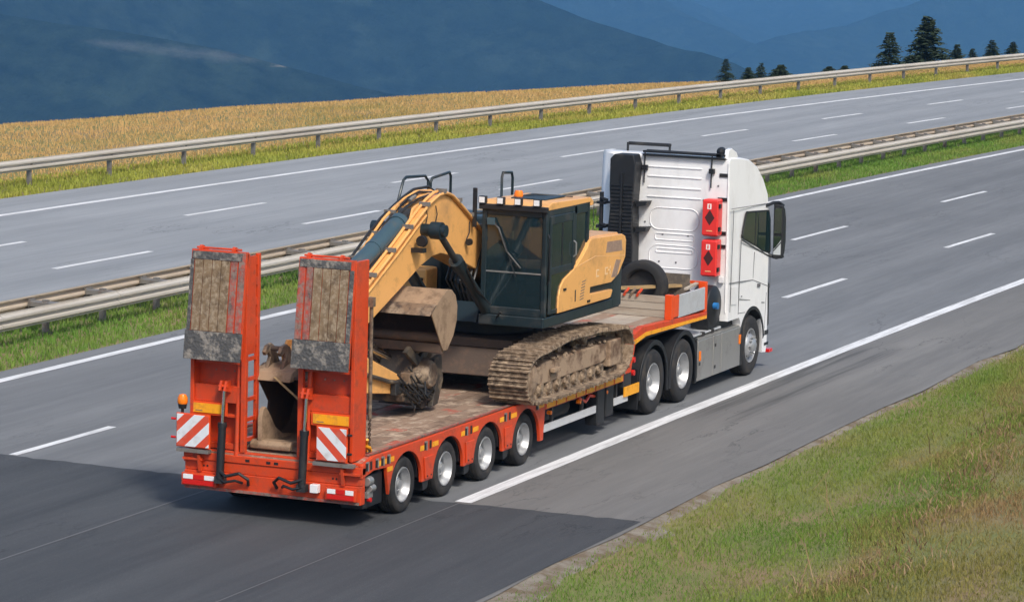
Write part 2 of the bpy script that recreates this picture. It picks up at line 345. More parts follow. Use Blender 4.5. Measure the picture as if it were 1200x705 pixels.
def soil():
    m, n, b = mat_new('verge soil and turf')
    c = mixc(n, ramp(n, noise(n, .9, 6, .65, (.5, 1, 1)), ((.4, (0, 0, 0)), (.62, (1, 1, 1)))), (.15, .16, .05), (.24, .17, .09))
    c = mixc(n, ramp(n, noise(n, .25, 4, .6), ((.42, (0, 0, 0)), (.62, (1, 1, 1)))), c, (.16, .18, .055))
    n.links.new(c, b.inputs['Base Color']); b.inputs['Roughness'].default_value = .95; bump(n, b, noise(n, 9, 7, .7), .8, .05); return m
M['soil'] = soil()
GX = np.concatenate([[-9000, -4000, -1500, -600, -300, -150], np.arange(-80, 150, 1.5), [155, 165, 180, 200, 230, 270, 320, 400, 550, 800, 1200, 2000, 4000, 8000, 14000]])
UX = np.concatenate([[-6000, -2000, -800, -300, -120, -60, -40], np.arange(-30, -4.3, .6), [-4.15, 0, 9.5, 13.0, 25.0], np.arange(25.6, 50, .8), np.arange(51, 90, 3), [100, 130, 180, 260, 350, 450, 700, 1200, 1500, 2500, 5000, 12000]])
gm = gridmesh('ground', GX, UX, lambda X, U: ground_z(X, U+cy(X)), M['soil'])
co_ = np.empty(len(gm.data.vertices)*3, np.float32); gm.data.vertices.foreach_get('co', co_); co_ = co_.reshape(-1, 3)
co_[:, 1] += np.where(np.abs(co_[:, 0]) < 5000, cy(np.clip(co_[:, 0], -9000, 420)), cy(420.)); co_[:, 2] = np.where(co_[:, 0] > 420, ground_z(np.full(len(co_), 420.), co_[:, 1]), co_[:, 2])
gm.data.vertices.foreach_set('co', co_.ravel()); gm.data.update()
# gravel strip beside the shoulder
M['gravel'] = surf('grey gravel edge', (.21, .185, .15), .95, dirt=(.13, .095, .06), lo=.42, hi=.6, dscale=3, var=.3, bmp=1, bscale=40)
def gravel():
    xs = np.arange(-40, 90, .4); mb = MB(); v = []
    w = .03+.10*np.clip(np.sin(xs*.35+1)+.6*np.sin(xs*.9)-.3, 0, 2)+.06*rng.random(len(xs))+np.where(xs < 1, .18+.2*np.clip(np.sin(xs*1.3), 0, 1), 0)
    for x, ww in zip(xs, w):
        y = -4.24+float(cy(x)); v += [(x, y+.1, -.004), (x, y-ww*.5, -.035), (x, y-ww, float(ground_z(x, y-ww))-.004)]
    mb.add(v, [q for i in range(len(xs)-1) for q in ((3*i, 3*i+3, 3*i+4, 3*i+1), (3*i+1, 3*i+4, 3*i+5, 3*i+2))])
    o = inst('gravel_edge', mb.mesh('gravel_edge', 60, fix=False), M['gravel']); o['kind'] = 'stuff'; tag(o, 'grey gravel strip along the edge of the hard shoulder', 'gravel')
gravel()

# ---- mountains across the valley: each a ridge with flanks running down to the valley floor
def fbm(x, y, sd, oct=6, lac=2.03, gain=.5):
    r = np.random.default_rng(sd); t = 0; a = 1.; f = 1.
    for _ in range(oct):
        p1, p2, an = r.random(3)*6.28; ca, sa = np.cos(an), np.sin(an); xx, yy = (x*ca-y*sa)*f, (x*sa+y*ca)*f
        t = t+a*(np.sin(xx+p1+1.7*np.sin(yy*.7+p2))*np.cos(yy*1.1+p2+1.3*np.sin(xx*.6+p1))); a *= gain; f *= lac
    return t
def mount_mat(name, a, b_, fog_wisps=False):
    m, n, b = mat_new(name)
    c = mixc(n, ramp(n, noise(n, .004, 6, .6), ((.4, (0, 0, 0)), (.62, (1, 1, 1)))), a, b_)
    c = mixc(n, ramp(n, noise(n, .03, 7, .75), ((.38, (0, 0, 0)), (.62, (1, 1, 1)))), c, tuple(x*.3 for x in a))
    c = mixc(n, ramp(n, noise(n, .009, 6, .7), ((.56, (0, 0, 0)), (.66, (.7, .7, .7)))), c, tuple(x*1.5 for x in b_))
    if fog_wisps:
        c = mixc(n, ramp(n, noise(n, .0035, 7, .66, (1, 1, 5)), ((.57, (0, 0, 0)), (.66, (1, 1, 1)))), c, (.30, .26, .2))  # scattered pale fog patches painted into the slope colour
    if fog_wisps:   # pale fog wisps painted into the slope colour along the nearer hill's crest
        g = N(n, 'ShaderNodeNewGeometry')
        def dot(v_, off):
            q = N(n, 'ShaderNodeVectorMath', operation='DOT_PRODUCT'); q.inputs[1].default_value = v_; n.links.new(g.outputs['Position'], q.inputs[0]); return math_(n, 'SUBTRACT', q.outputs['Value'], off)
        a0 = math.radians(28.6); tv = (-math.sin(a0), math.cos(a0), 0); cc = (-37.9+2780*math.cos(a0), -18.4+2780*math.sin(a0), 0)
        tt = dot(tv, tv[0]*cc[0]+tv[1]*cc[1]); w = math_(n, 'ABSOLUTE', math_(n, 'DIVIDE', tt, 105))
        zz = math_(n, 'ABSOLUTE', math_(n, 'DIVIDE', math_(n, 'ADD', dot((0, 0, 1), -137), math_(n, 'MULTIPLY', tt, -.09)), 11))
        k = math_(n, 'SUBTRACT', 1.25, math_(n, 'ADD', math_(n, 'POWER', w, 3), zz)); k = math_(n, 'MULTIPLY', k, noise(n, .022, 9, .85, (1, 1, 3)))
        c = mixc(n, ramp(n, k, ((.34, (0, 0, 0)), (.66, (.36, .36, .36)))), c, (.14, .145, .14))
    n.links.new(c, b.inputs['Base Color']); b.inputs['Roughness'].default_value = 1; b.inputs['Specular IOR Level'].default_value = 0
    bump(n, b, noise(n, .03, 6, .7), .8, 14); return m
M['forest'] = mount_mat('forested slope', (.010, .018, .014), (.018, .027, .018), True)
M['forestfar'] = mount_mat('far forested slope', (.010, .018, .014), (.018, .027, .02))
ORG = Vector((-37.9, -18.4, 8.1))     # camera position, rounded; the ridges are laid out from it
def dirpt(az, el, D):
    a, e = math.radians(az), math.radians(el); return np.array([ORG.x+D*math.cos(a), ORG.y+D*math.sin(a), ORG.z+D*math.tan(e)])
def mountain(name, ridge, slope, depth, sd, mat, amp, ns=170, nt=110):
    """ridge: list of (azimuth, elevation, distance) seen from the camera point; flanks fall both ways with gullies"""
    R_ = np.array([dirpt(*r) for r in ridge]); L = np.concatenate([[0], np.cumsum(np.linalg.norm(np.diff(R_[:, :2], axis=0), axis=1))])
    s = np.linspace(0, L[-1], ns); P = np.stack([np.interp(s, L, R_[:, k]) for k in range(3)], -1)
    T = np.gradient(P[:, :2], axis=0); T /= np.linalg.norm(T, axis=1)[:, None]
    k = np.ones(15)/15
    T = np.stack([np.convolve(np.pad(T[:, i], 7, 'edge'), k, 'valid') for i in (0, 1)], -1); T /= np.linalg.norm(T, axis=1)[:, None]
    Nn = np.stack([-T[:, 1], T[:, 0]], -1)
    t = np.linspace(-1, 1, nt); t = np.sign(t)*np.abs(t)**1.3*depth
    X = P[:, None, 0]+Nn[:, None, 0]*t; Y = P[:, None, 1]+Nn[:, None, 1]*t
    h = P[:, None, 2]-slope*np.abs(t)*(1-.18*np.abs(t)/depth)
    g = np.clip(np.abs(t)/(depth*.12), .12, 1)
    h = h+amp*g*fbm(X/480, Y/480, sd)+amp*.25*fbm(X/90, Y/90, sd+1, 4)
    v = np.stack([X, Y, np.maximum(h, -421)], -1).reshape(-1, 3)
    i = (np.arange(ns-1)[:, None]*nt+np.arange(nt-1)[None]).ravel(); f = np.stack([i, i+1, i+nt+1, i+nt], -1)
    me = bpy.data.meshes.new(name); me.from_pydata(v.tolist(), [], f.tolist()); me.polygons.foreach_set('use_smooth', [True]*len(f)); me.materials.append(mat)
    bm = bmesh.new(); bm.from_mesh(me); bmesh.ops.recalc_face_normals(bm, faces=bm.faces)
    if sum(q.normal.z for q in bm.faces) < 0: bmesh.ops.reverse_faces(bm, faces=bm.faces)
    bm.to_mesh(me); bm.free()
    o = bpy.data.objects.new(name, me); COL.objects.link(o); o['kind'] = 'structure'; return o
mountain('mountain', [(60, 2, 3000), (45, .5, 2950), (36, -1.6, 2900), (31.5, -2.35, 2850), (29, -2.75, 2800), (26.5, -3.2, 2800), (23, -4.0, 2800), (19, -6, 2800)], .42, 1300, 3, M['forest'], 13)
mountain('mountain', [(75, 5, 4200), (50, 4.5, 4000), (36, 2.6, 3900), (28, .4, 3800), (24.5, -1.1, 3700), (22.2, -1.95, 3600), (20.5, -2.45, 3500), (18.9, -2.97, 3400), (17, -3.7, 3300), (14, -5, 3200)], .36, 2200, 11, M['forestfar'], 20)
mountain('mountain', [(50, 5, 7200), (30, 3.2, 7000), (24, .4, 6600), (20.5, -1.85, 6200), (18.5, -2.62, 5900), (16.5, -3.3, 5700), (13, -4.6, 5500)], .34, 3200, 23, M['forestfar'], 30)
mountain('mountain', [(22, -4.0, 5200), (19.5, -3.1, 5600), (17.6, -2.35, 6000), (16, -1.95, 6200), (14.6, -1.45, 6300), (12, -.4, 6400), (6, 1.6, 6600), (-6, 3, 7000)], .33, 3200, 31, M['forestfar'], 30)
mountain('mountain', [(45, 4.5, 11500), (27, 3.2, 11000), (18, 2.5, 10500), (10, 3.2, 10300), (-8, 4.2, 10000)], .33, 4200, 41, M['forestfar'], 45)

# ------------------------------------------------------------------ grass
def blades(name, pts, hh, ww, mat, label, lean=.5):
    n = len(pts); an = rng.random(n)*6.28; la = rng.random(n)*6.28; h = hh*(.5+rng.random(n)*.9); w = ww*(.6+.8*rng.random(n)); ln = h*lean*(.2+rng.random(n))
    dx, dy = np.cos(an)*w, np.sin(an)*w; lx, ly = np.cos(la)*ln, np.sin(la)*ln
    b = pts; v = np.empty((n, 5, 3))
    v[:, 0] = b-np.stack([dx, dy, 0*dx], -1); v[:, 1] = b+np.stack([dx, dy, 0*dx], -1)
    mid = b+np.stack([lx*.35, ly*.35, h*.62], -1)
    v[:, 2] = mid+.75*np.stack([dx, dy, 0*dx], -1); v[:, 3] = mid-.75*np.stack([dx, dy, 0*dx], -1)
    v[:, 4] = b+np.stack([lx, ly, h], -1)
    i = np.arange(n)*5; q = np.stack([i, i+1, i+2, i+3], -1); t = np.stack([i+3, i+2, i+4], -1)
    me = bpy.data.meshes.new(name); me.vertices.add(n*5); me.vertices.foreach_set('co', v.ravel().astype(np.float32))
    lp = np.concatenate([q, t], 1).ravel(); me.loops.add(len(lp)); me.loops.foreach_set('vertex_index', lp.astype(np.int32))
    st = np.stack([np.arange(n)*7, np.arange(n)*7+4], -1).ravel(); me.polygons.add(2*n); me.polygons.foreach_set('loop_start', st.astype(np.int32)); me.update(); me.validate()
    me.materials.append(mat); o = bpy.data.objects.new(name, me); COL.objects.link(o); o['kind'] = 'stuff'; tag(o, label, 'grass'); return o
def grassmat(name, cols, s1=.45, strk=.3):
    m, n, b = mat_new(name)
    g = N(n, 'ShaderNodeNewGeometry')
    c = ramp(n, noise(n, s1, 5, .62, (strk, 1, 1)), tuple((p, c_) for p, c_ in cols))
    c = mixc(n, math_(n, 'MULTIPLY', g.outputs['Random Per Island'], .4), c, tuple(x*.75 for x in cols[0][1]))
    hs = N(n, 'ShaderNodeHueSaturation'); n.links.new(c, hs.inputs['Color']); n.links.new(math_(n, 'ADD', .86, math_(n, 'MULTIPLY', g.outputs['Random Per Island'], .3)), hs.inputs['Value'])
    n.links.new(hs.outputs[0], b.inputs['Base Color']); b.inputs['Roughness'].default_value = .7; b.inputs['Specular IOR Level'].default_value = .25
    tl = N(n, 'ShaderNodeBsdfTranslucent'); n.links.new(hs.outputs[0], tl.inputs[0]); mx = N(n, 'ShaderNodeMixShader'); mx.inputs[0].default_value = .3
    n.links.new(b.outputs[0], mx.inputs[1]); n.links.new(tl.outputs[0], mx.inputs[2]); n.links.new(mx.outputs[0], n.nodes['Material Output'].inputs[0]); return m
def scatter(n, x0, x1, u0, u1, keep=None):
    x = x0+(x1-x0)*rng.random(n); u0_ = u0(x) if callable(u0) else u0; u1_ = u1(x) if callable(u1) else u1
    u = u0_+(u1_-u0_)*rng.random(n)
    if keep is not None: k = keep(x, u); x, u = x[k], u[k]
    y = u+cy(x); return np.stack([x, y, ground_z(x, y)-.01], -1)
M['grass_v'] = grassmat('verge grass', ((.34, (.115, .22, .03)), (.44, (.17, .27, .045)), (.56, (.26, .28, .065)), (.68, (.38, .30, .12))))
M['grass_o'] = grassmat('olive grass', ((.34, (.17, .19, .04)), (.46, (.235, .22, .055)), (.57, (.30, .245, .08)), (.67, (.33, .20, .10))))
M['grass_m'] = grassmat('median grass', ((.36, (.115, .24, .035)), (.5, (.17, .29, .05)), (.66, (.27, .30, .07))))
M['grass_d'] = grassmat('dry grass', ((.34, (.40, .30, .09)), (.44, (.62, .40, .16)), (.6, (.70, .43, .18)), (.74, (.46, .36, .1))), .22)
M['grass_f'] = grassmat('far verge grass', ((.34, (.28, .32, .05)), (.5, (.40, .40, .07)), (.64, (.48, .38, .10))))
blades('green_grass', scatter(150000, -8, 40, lambda x: -8.0+.12*np.clip(x, 0, 20)+.3*np.sin(x*.9), -4.24, lambda x, u: rng.random(len(x)) < np.clip((-4.22-u)*2.2, .08, 1)), .06, .005, M['grass_v'], 'green verge grass beside the hard shoulder', .7)
blades('olive_grass', scatter(170000, -4, 32, -13, lambda x: -7.3+.12*np.clip(x, 0, 20)+.3*np.sin(x*.9)), .06, .005, M['grass_o'], 'olive and brown grass on the nearer part of the verge', .8)
M['grass_b'] = grassmat('dead brown grass', ((.36, (.20, .12, .07)), (.5, (.36, .235, .13)), (.64, (.46, .34, .2))), .8)
def brown_keep(x, u):
    b_ = -7.9+.125*np.clip(x, 0, 20); return np.exp(-((u-b_)/.55)**2)*(.35+.65*np.clip(np.sin(x*1.3+u*2)+.5*np.sin(x*3.1), 0, 1)) > rng.random(len(x))
blades('dead_grass', scatter(30000, -3, 30, -10, -4.6, brown_keep), .11, .008, M['grass_b'], 'dead brown grass streak between the green and the olive grass', 1.0)
st_ = scatter(70, -5, 25, -11, -5.2); blades('straw', st_, .5, .006, M['grass_b'], 'long pale straws scattered over the near verge', 1.6)
blades('median_grass', scatter(70000, 2, 90, 9.6, 12.6), .10, .011, M['grass_m'], 'green grass strip under the median guardrail', .5)
blades('far_verge_grass', scatter(50000, 25, 150, 25.1, 27.6), .14, .016, M['grass_f'], 'yellow green grass under the far guardrail', .5)
blades('dry_grass', scatter(210000, 25, 175, 27.0, lambda x: np.interp(x, CRX, CRU)+3.0), .10, .013, M['grass_d'], 'tall dry tan grass behind the far guardrail', .5)

# ------------------------------------------------------------------ guardrails
WB = [(0, 0), (.0, .03), (.075, .065), (.075, .105), (0, .14), (0, .17), (.075, .205), (.075, .245), (0, .28), (0, .31)]
def rail_seg(x0, x1, u, zb, side, prof=WB):
    xs = np.linspace(x0, x1, 5); pr = [(d, z) for d, z in prof]+[(d-.008, z) for d, z in reversed(prof)]; m = len(pr); mb = MB(); v = []
    for x in xs:
        for d, z in pr: v.append((x, u+side*d+float(cy(x)), zb+z))
    f = [(i*m+k, i*m+(k+1) % m, (i+1)*m+(k+1) % m, (i+1)*m+k) for i in range(4) for k in range(m)]+[tuple(range(m-1, -1, -1)), tuple(range(4*m, 5*m))]
    return mb.add(v, f)
g1 = thing('guardrail', (30, 26.4, 0), 'long steel guardrail on posts along the far road edge, dry grass behind', 'guardrail')
for x0 in np.arange(20, 172, 4.0): part('rail_panel', rail_seg(x0, x0+3.985, 26.5, .40, -1), M['galv'], g1)
pm = MB().box(-.035, .035, -.06, .06, -.4, .72).box(-.05, .05, -.075, -.06, .45, .66).mesh('post')
for x in np.arange(20, 173, 4.0): inst('post', pm, M['galvpost'], g1, (x, 26.57+float(cy(x)), -.02), (0, 0, -.001*max(0, x-5)))
g2 = thing('guardrail', (30, 11.2, 0), 'double sided median guardrail with spacers between the two carriageways', 'guardrail')
for x0 in np.arange(-2, 118, 4.0):
    part('rail_panel', rail_seg(x0, x0+3.985, 11.0, .27, -1), M['galv'], g2); part('rail_panel', rail_seg(x0, x0+3.985, 11.62, .34, 1), M['galvtan'], g2)
pm2 = MB().box(-.05, .05, -.05, .05, -.4, .60).mesh('post'); sp_ = MB().box(-.13, .13, -.28, .28, .48, .56).box(-.1, .1, -.30, -.27, .34, .55).box(-.1, .1, .27, .30, .38, .6).mesh('spacer')
tp = MB().box(-.97, .97, -.2, .26, .585, .6).mesh('cap_plate')
for x in np.arange(-2, 118, 2.0):
    q = (0, 0, -.001*max(0, x-5))
    inst('post', pm2, M['galvpost'], g2, (x, 11.3+float(cy(x)), 0), q); inst('spacer', sp_, M['galvpost'], g2, (x, 11.31+float(cy(x)), 0), q)

# ------------------------------------------------------------------ spruces beyond the far guardrail
M['bark'] = surf('spruce bark', (.08, .055, .04), .95, bmp=.5)
def needlemat():
    m, n, b = mat_new('dark spruce needles'); g = N(n, 'ShaderNodeNewGeometry')
    c = mixc(n, g.outputs['Random Per Island'], (.010, .022, .012), (.03, .05, .022)); n.links.new(c, b.inputs['Base Color']); b.inputs['Roughness'].default_value = .7; return m
M['needle'] = needlemat()
def spruce(x, y, top, spread, label, name='spruce_tree', seed=0):
    r = random.Random(seed); zb = float(ground_z(x, y)); H = top-zb
    t = thing(name, (x, y, zb), label, 'tree', 'young spruces beyond the far guardrail')
    part('trunk', MB().tube([(x, y, zb-.2), (x+.02*H*r.uniform(-1, 1), y, zb+H*.5), (x, y, top-.05*H)], [.022*H, .015*H, .004*H], 7), M['bark'], t)
    mb = MB(); nl = int(14+H*2)
    for i in range(nl):
        f = i/(nl-1); zz = zb+H*(.07+.92*f); R0 = spread*1.25*(1-f)**.75*r.uniform(.75, 1.2)+.04*H*(1-f)+.03
        for k in range(int(7+9*(1-f))):
            a = r.uniform(0, 6.283); L = R0*r.uniform(.65, 1.2); dv = Vector((math.cos(a), math.sin(a), 0)); drop = r.uniform(.15, .5)
            for j in range(13):
                g = (j+r.uniform(.2, 1))/13.2; p = Vector((x, y, zz))+dv*(L*g)+Vector((0, 0, -drop*L*g*g+.12*L*g)); s_ = (.13+.16*(1-g))*spread*r.uniform(.7, 1.3)
                sd = Vector((-dv.y, dv.x, 0))*(s_*r.uniform(.6, 1.2)*(1 if j % 2 else -1)); o_ = dv*s_*.9
                mb.add([p, p+sd+o_*.4+Vector((0, 0, -s_*r.uniform(.2, .6))), p+o_+Vector((0, 0, r.uniform(-.3, .1)*s_))], [(0, 1, 2)])
    o = inst('crown', mb.mesh('crown', 0, fix=False), M['needle'], t); return t
# kind, x, y, height of the tip above the road, spread
TREES = [
    ('spruce_tree', 118.71, 26.6, 1.48, 0.8, 'second tallest spruce, left of the tallest one, behind the far guardrail'),
    ('spruce_tree', 121.14, 25.34, 2.27, 1.14, 'tallest dark spruce standing behind the far guardrail'),
    ('spruce_tree', 119.6, 23.38, 0.99, 0.48, 'small spruce just right of the tallest spruce'),
    ('spruce_tree', 122.7, 23.4, 0.67, 0.38, 'tiniest spruce, second to the right of the tallest one'),
    ('spruce_tree', 124.87, 22.96, 1.05, 0.5, 'narrow small spruce, second from the right end of the row'),
    ('spruce_tree', 127.07, 22.44, 0.91, 0.5, 'round topped small spruce at the right end of the row'),
    ('spruce_tree', 95.47, 27.18, 1.02, 0.37, 'lone round spruce at the left end, where the dry grass ends'),
    ('bush', 96.73, 26.58, 0.63, 0.37, 'low dark bush just right of the lone left spruce'),
    ('spruce_tree', 97.85, 26.37, 0.78, 0.33, 'brownish thin spruce between two low bushes'),
    ('bush', 100.02, 26.17, 0.63, 0.57, 'wide low dark bush at the foot of the far ridge'),
    ('bush', 107.36, 26.18, 0.26, 0.45, 'low bush left of the second tallest spruce, mostly behind the rail'),
    ('bush', 109.48, 26.08, 0.22, 0.4, 'low bush nearest the second tallest spruce, mostly behind the rail'),
]
for i, (nm, x, y, tip, spread, lab) in enumerate(TREES): spruce(x, y, tip, spread, lab, nm, i+3)
# ------------------------------------------------------------------ haze
hz = MB().box(-9500, 15000, -6500, 13000, -422, 900)
hm = bpy.data.materials.new('blue valley haze'); hm.use_nodes = True; hn = hm.node_tree; hn.nodes.remove(hn.nodes['Principled BSDF'])
pv = N(hn, 'ShaderNodeVolumePrincipled'); pv.inputs['Color'].default_value = (.19, .49, .95, 1); pv.inputs['Density'].default_value = 1.06e-4; pv.inputs['Anisotropy'].default_value = 0
hn.links.new(pv.outputs[0], hn.nodes['Material Output'].inputs['Volume']); hm.cycles.homogeneous_volume = True
ho = part('haze', hz, hm); ho['kind'] = 'stuff'; tag(ho, 'blue haze filling the valley towards the mountains', 'haze')
# ------------------------------------------------------------------ wheels
def lathe_nuts(mb, r, y, n, rad, dep):
    for k in range(n):
        a = 2*math.pi*k/n; mb.rod((r*math.cos(a), y, r*math.sin(a)), (r*math.cos(a), y-dep, r*math.sin(a)), rad, 6)
WC = {}
def wheel_meshes(key, r, rr_, w, front=False):
    if key in WC: return WC[key]
    ty = MB().lathe([(rr_, .03), (rr_+.012, .004), (rr_+.03, 0), (r*.80, -.006), (r*.90, -.002), (r*.955, .012), (r-.012, .03), (r, .05)] +
                    [q for k in range(4) for q in ((r, .05+(w-.1)*(k+.28)/4), (r-.014, .055+(w-.1)*(k+.3)/4), (r-.014, .05+(w-.1)*(k+.42)/4), (r, .055+(w-.1)*(k+.44)/4))] +
                    [(r, w-.05), (r-.012, w-.03), (r*.9, w), (rr_, w-.02)], n=48)
    for k in range(0, 60): pass
    rm = MB()
    if front:
        rm.lathe([(rr_+.005, .035), (rr_-.004, .004), (rr_-.02, .004), (rr_-.03, .03), (rr_-.045, .06), (rr_*.80, .075), (rr_*.70, .03), (rr_*.60, -.012), (rr_*.5, -.02), (rr_*.42, -.012), (rr_*.40, -.05), (rr_*.3, -.075), (0.001, -.08)], n=40)
        lathe_nuts(rm, rr_*.5, -.01, 10, .019, .045)
    else:
        rm.lathe([(rr_+.005, .035), (rr_-.004, .004), (rr_-.018, .002), (rr_-.028, .02), (rr_-.035, .05), (rr_-.05, .07), (rr_-.06, .13), (rr_*.74, .175), (rr_*.66, .185), (rr_*.56, .165), (rr_*.48, .165), (rr_*.46, .12), (rr_*.40, .085), (rr_*.27, .07), (rr_*.25, .045), (0.001, .04)], n=40)
        lathe_nuts(rm, rr_*.52, .165, 10, .016, .05)
    hol = MB()
    for k in range(10):
        a = 2*math.pi*(k+.5)/10; rad = rr_*(.745 if front else .70); yy = .04 if front else .176
        c = Vector((rad*math.cos(a), yy, rad*math.sin(a))); pts = []
        rd = Vector((math.cos(a), 0, math.sin(a))); tn = Vector((-math.sin(a), 0, math.cos(a)))
        sl_ = (.6 if front else -.12)
        for j in range(8):
            b = 2*math.pi*j/8; pts.append(c+rd*(rr_*.055*math.cos(b))+tn*(rr_*.08*math.sin(b))+Vector((0, sl_*rr_*.055*math.cos(b)-.006, 0)))
        hol.add(pts, [tuple(range(8))])
    ti = MB().lathe([(rr_*.8, .02), (r*.9, 0), (r, .05), (r, w-.05), (r*.9, w), (rr_*.8, w-.02)], n=40)
    WC[key] = (ty.mesh('tyre', 40), rm.mesh('rim', 40), hol.mesh('vent_hole', 0, fix=False), ti.mesh('inner_tyre', 40))
    return WC[key]
def wheel(parent, x, side, yo, r, rimr, w, key, front=False, dual=True):
    ty, rm, hol, ti = wheel_meshes(key, r, rimr, w, front)
    h = bpy.data.objects.new('wheel', None); COL.objects.link(h); h.empty_display_size = .2; h.parent = parent; h.location = Vector((x, -yo if side < 0 else yo, r))-wloc(parent)
    if side > 0: h.rotation_euler = (0, 0, math.pi)
    h2 = wloc(h)
    for nm, me, mt in (('tyre', ty, M['rubber']), ('rim', rm, M['rim']), ('vent_hole', hol, M['darkmetal'])): inst(nm, me, mt, h, local=True)
    if dual: inst('inner_tyre', ti, M['rubber'], h, (0, w+.05, 0), local=True)
    return h

# ------------------------------------------------------------------ low loader trailer
T = thing('lowbed_trailer', (3.5, 0, 0), 'red four axle low loader trailer carrying the excavator, ramps folded up', 'trailer')
YS = 1.275; DZ = .885
AX = [0, 1.36, 2.72, 4.08]
# chassis
mb = MB()
for y in (-.48, .48): mb.box(-1.15, 8.2, y-.08, y+.08, .50, .80)
for x in np.arange(-.68, 8, .68): mb.box(x-.04, x+.04, -1.2, 1.2, .66, .80)
part('chassis', mb, M['darkmetal'], T)
for x in AX: part('axle', MB().rod((x, -1.0, .375), (x, 1.0, .375), .065).box(x-.2, x+.2, -.6, -.4, .3, .52).box(x-.2, x+.2, .4, .6, .3, .52), M['darkmetal'], T)
for x in AX:
    wheel(T, x, -1, 1.235, .375, .235, .25, 'tr'); wheel(T, x, 1, 1.235, .375, .235, .25, 'tr')
# deck: plate below, planks on top
part('deck_plate', MB().box(-.95, 7.95, -1.2, 1.2, .80, .850), M['darkmetal'], T)
npk = 11; pw = 2.34/npk
for k in range(npk):
    y0 = -1.17+k*pw
    xb = [-.93, 1.0, 3.1, 5.3, 7.93]
    for j in range(4):
        dz = random.uniform(-.004, .004)
        part('deck_plank', MB().box(xb[j]+.004, xb[j+1]-.004, y0+.004, y0+pw-.004, .851, DZ+dz), M['deckred'] if (k*3+j*5) % 7 in (0, 2, 4) else M['deck'], T, smooth=0)
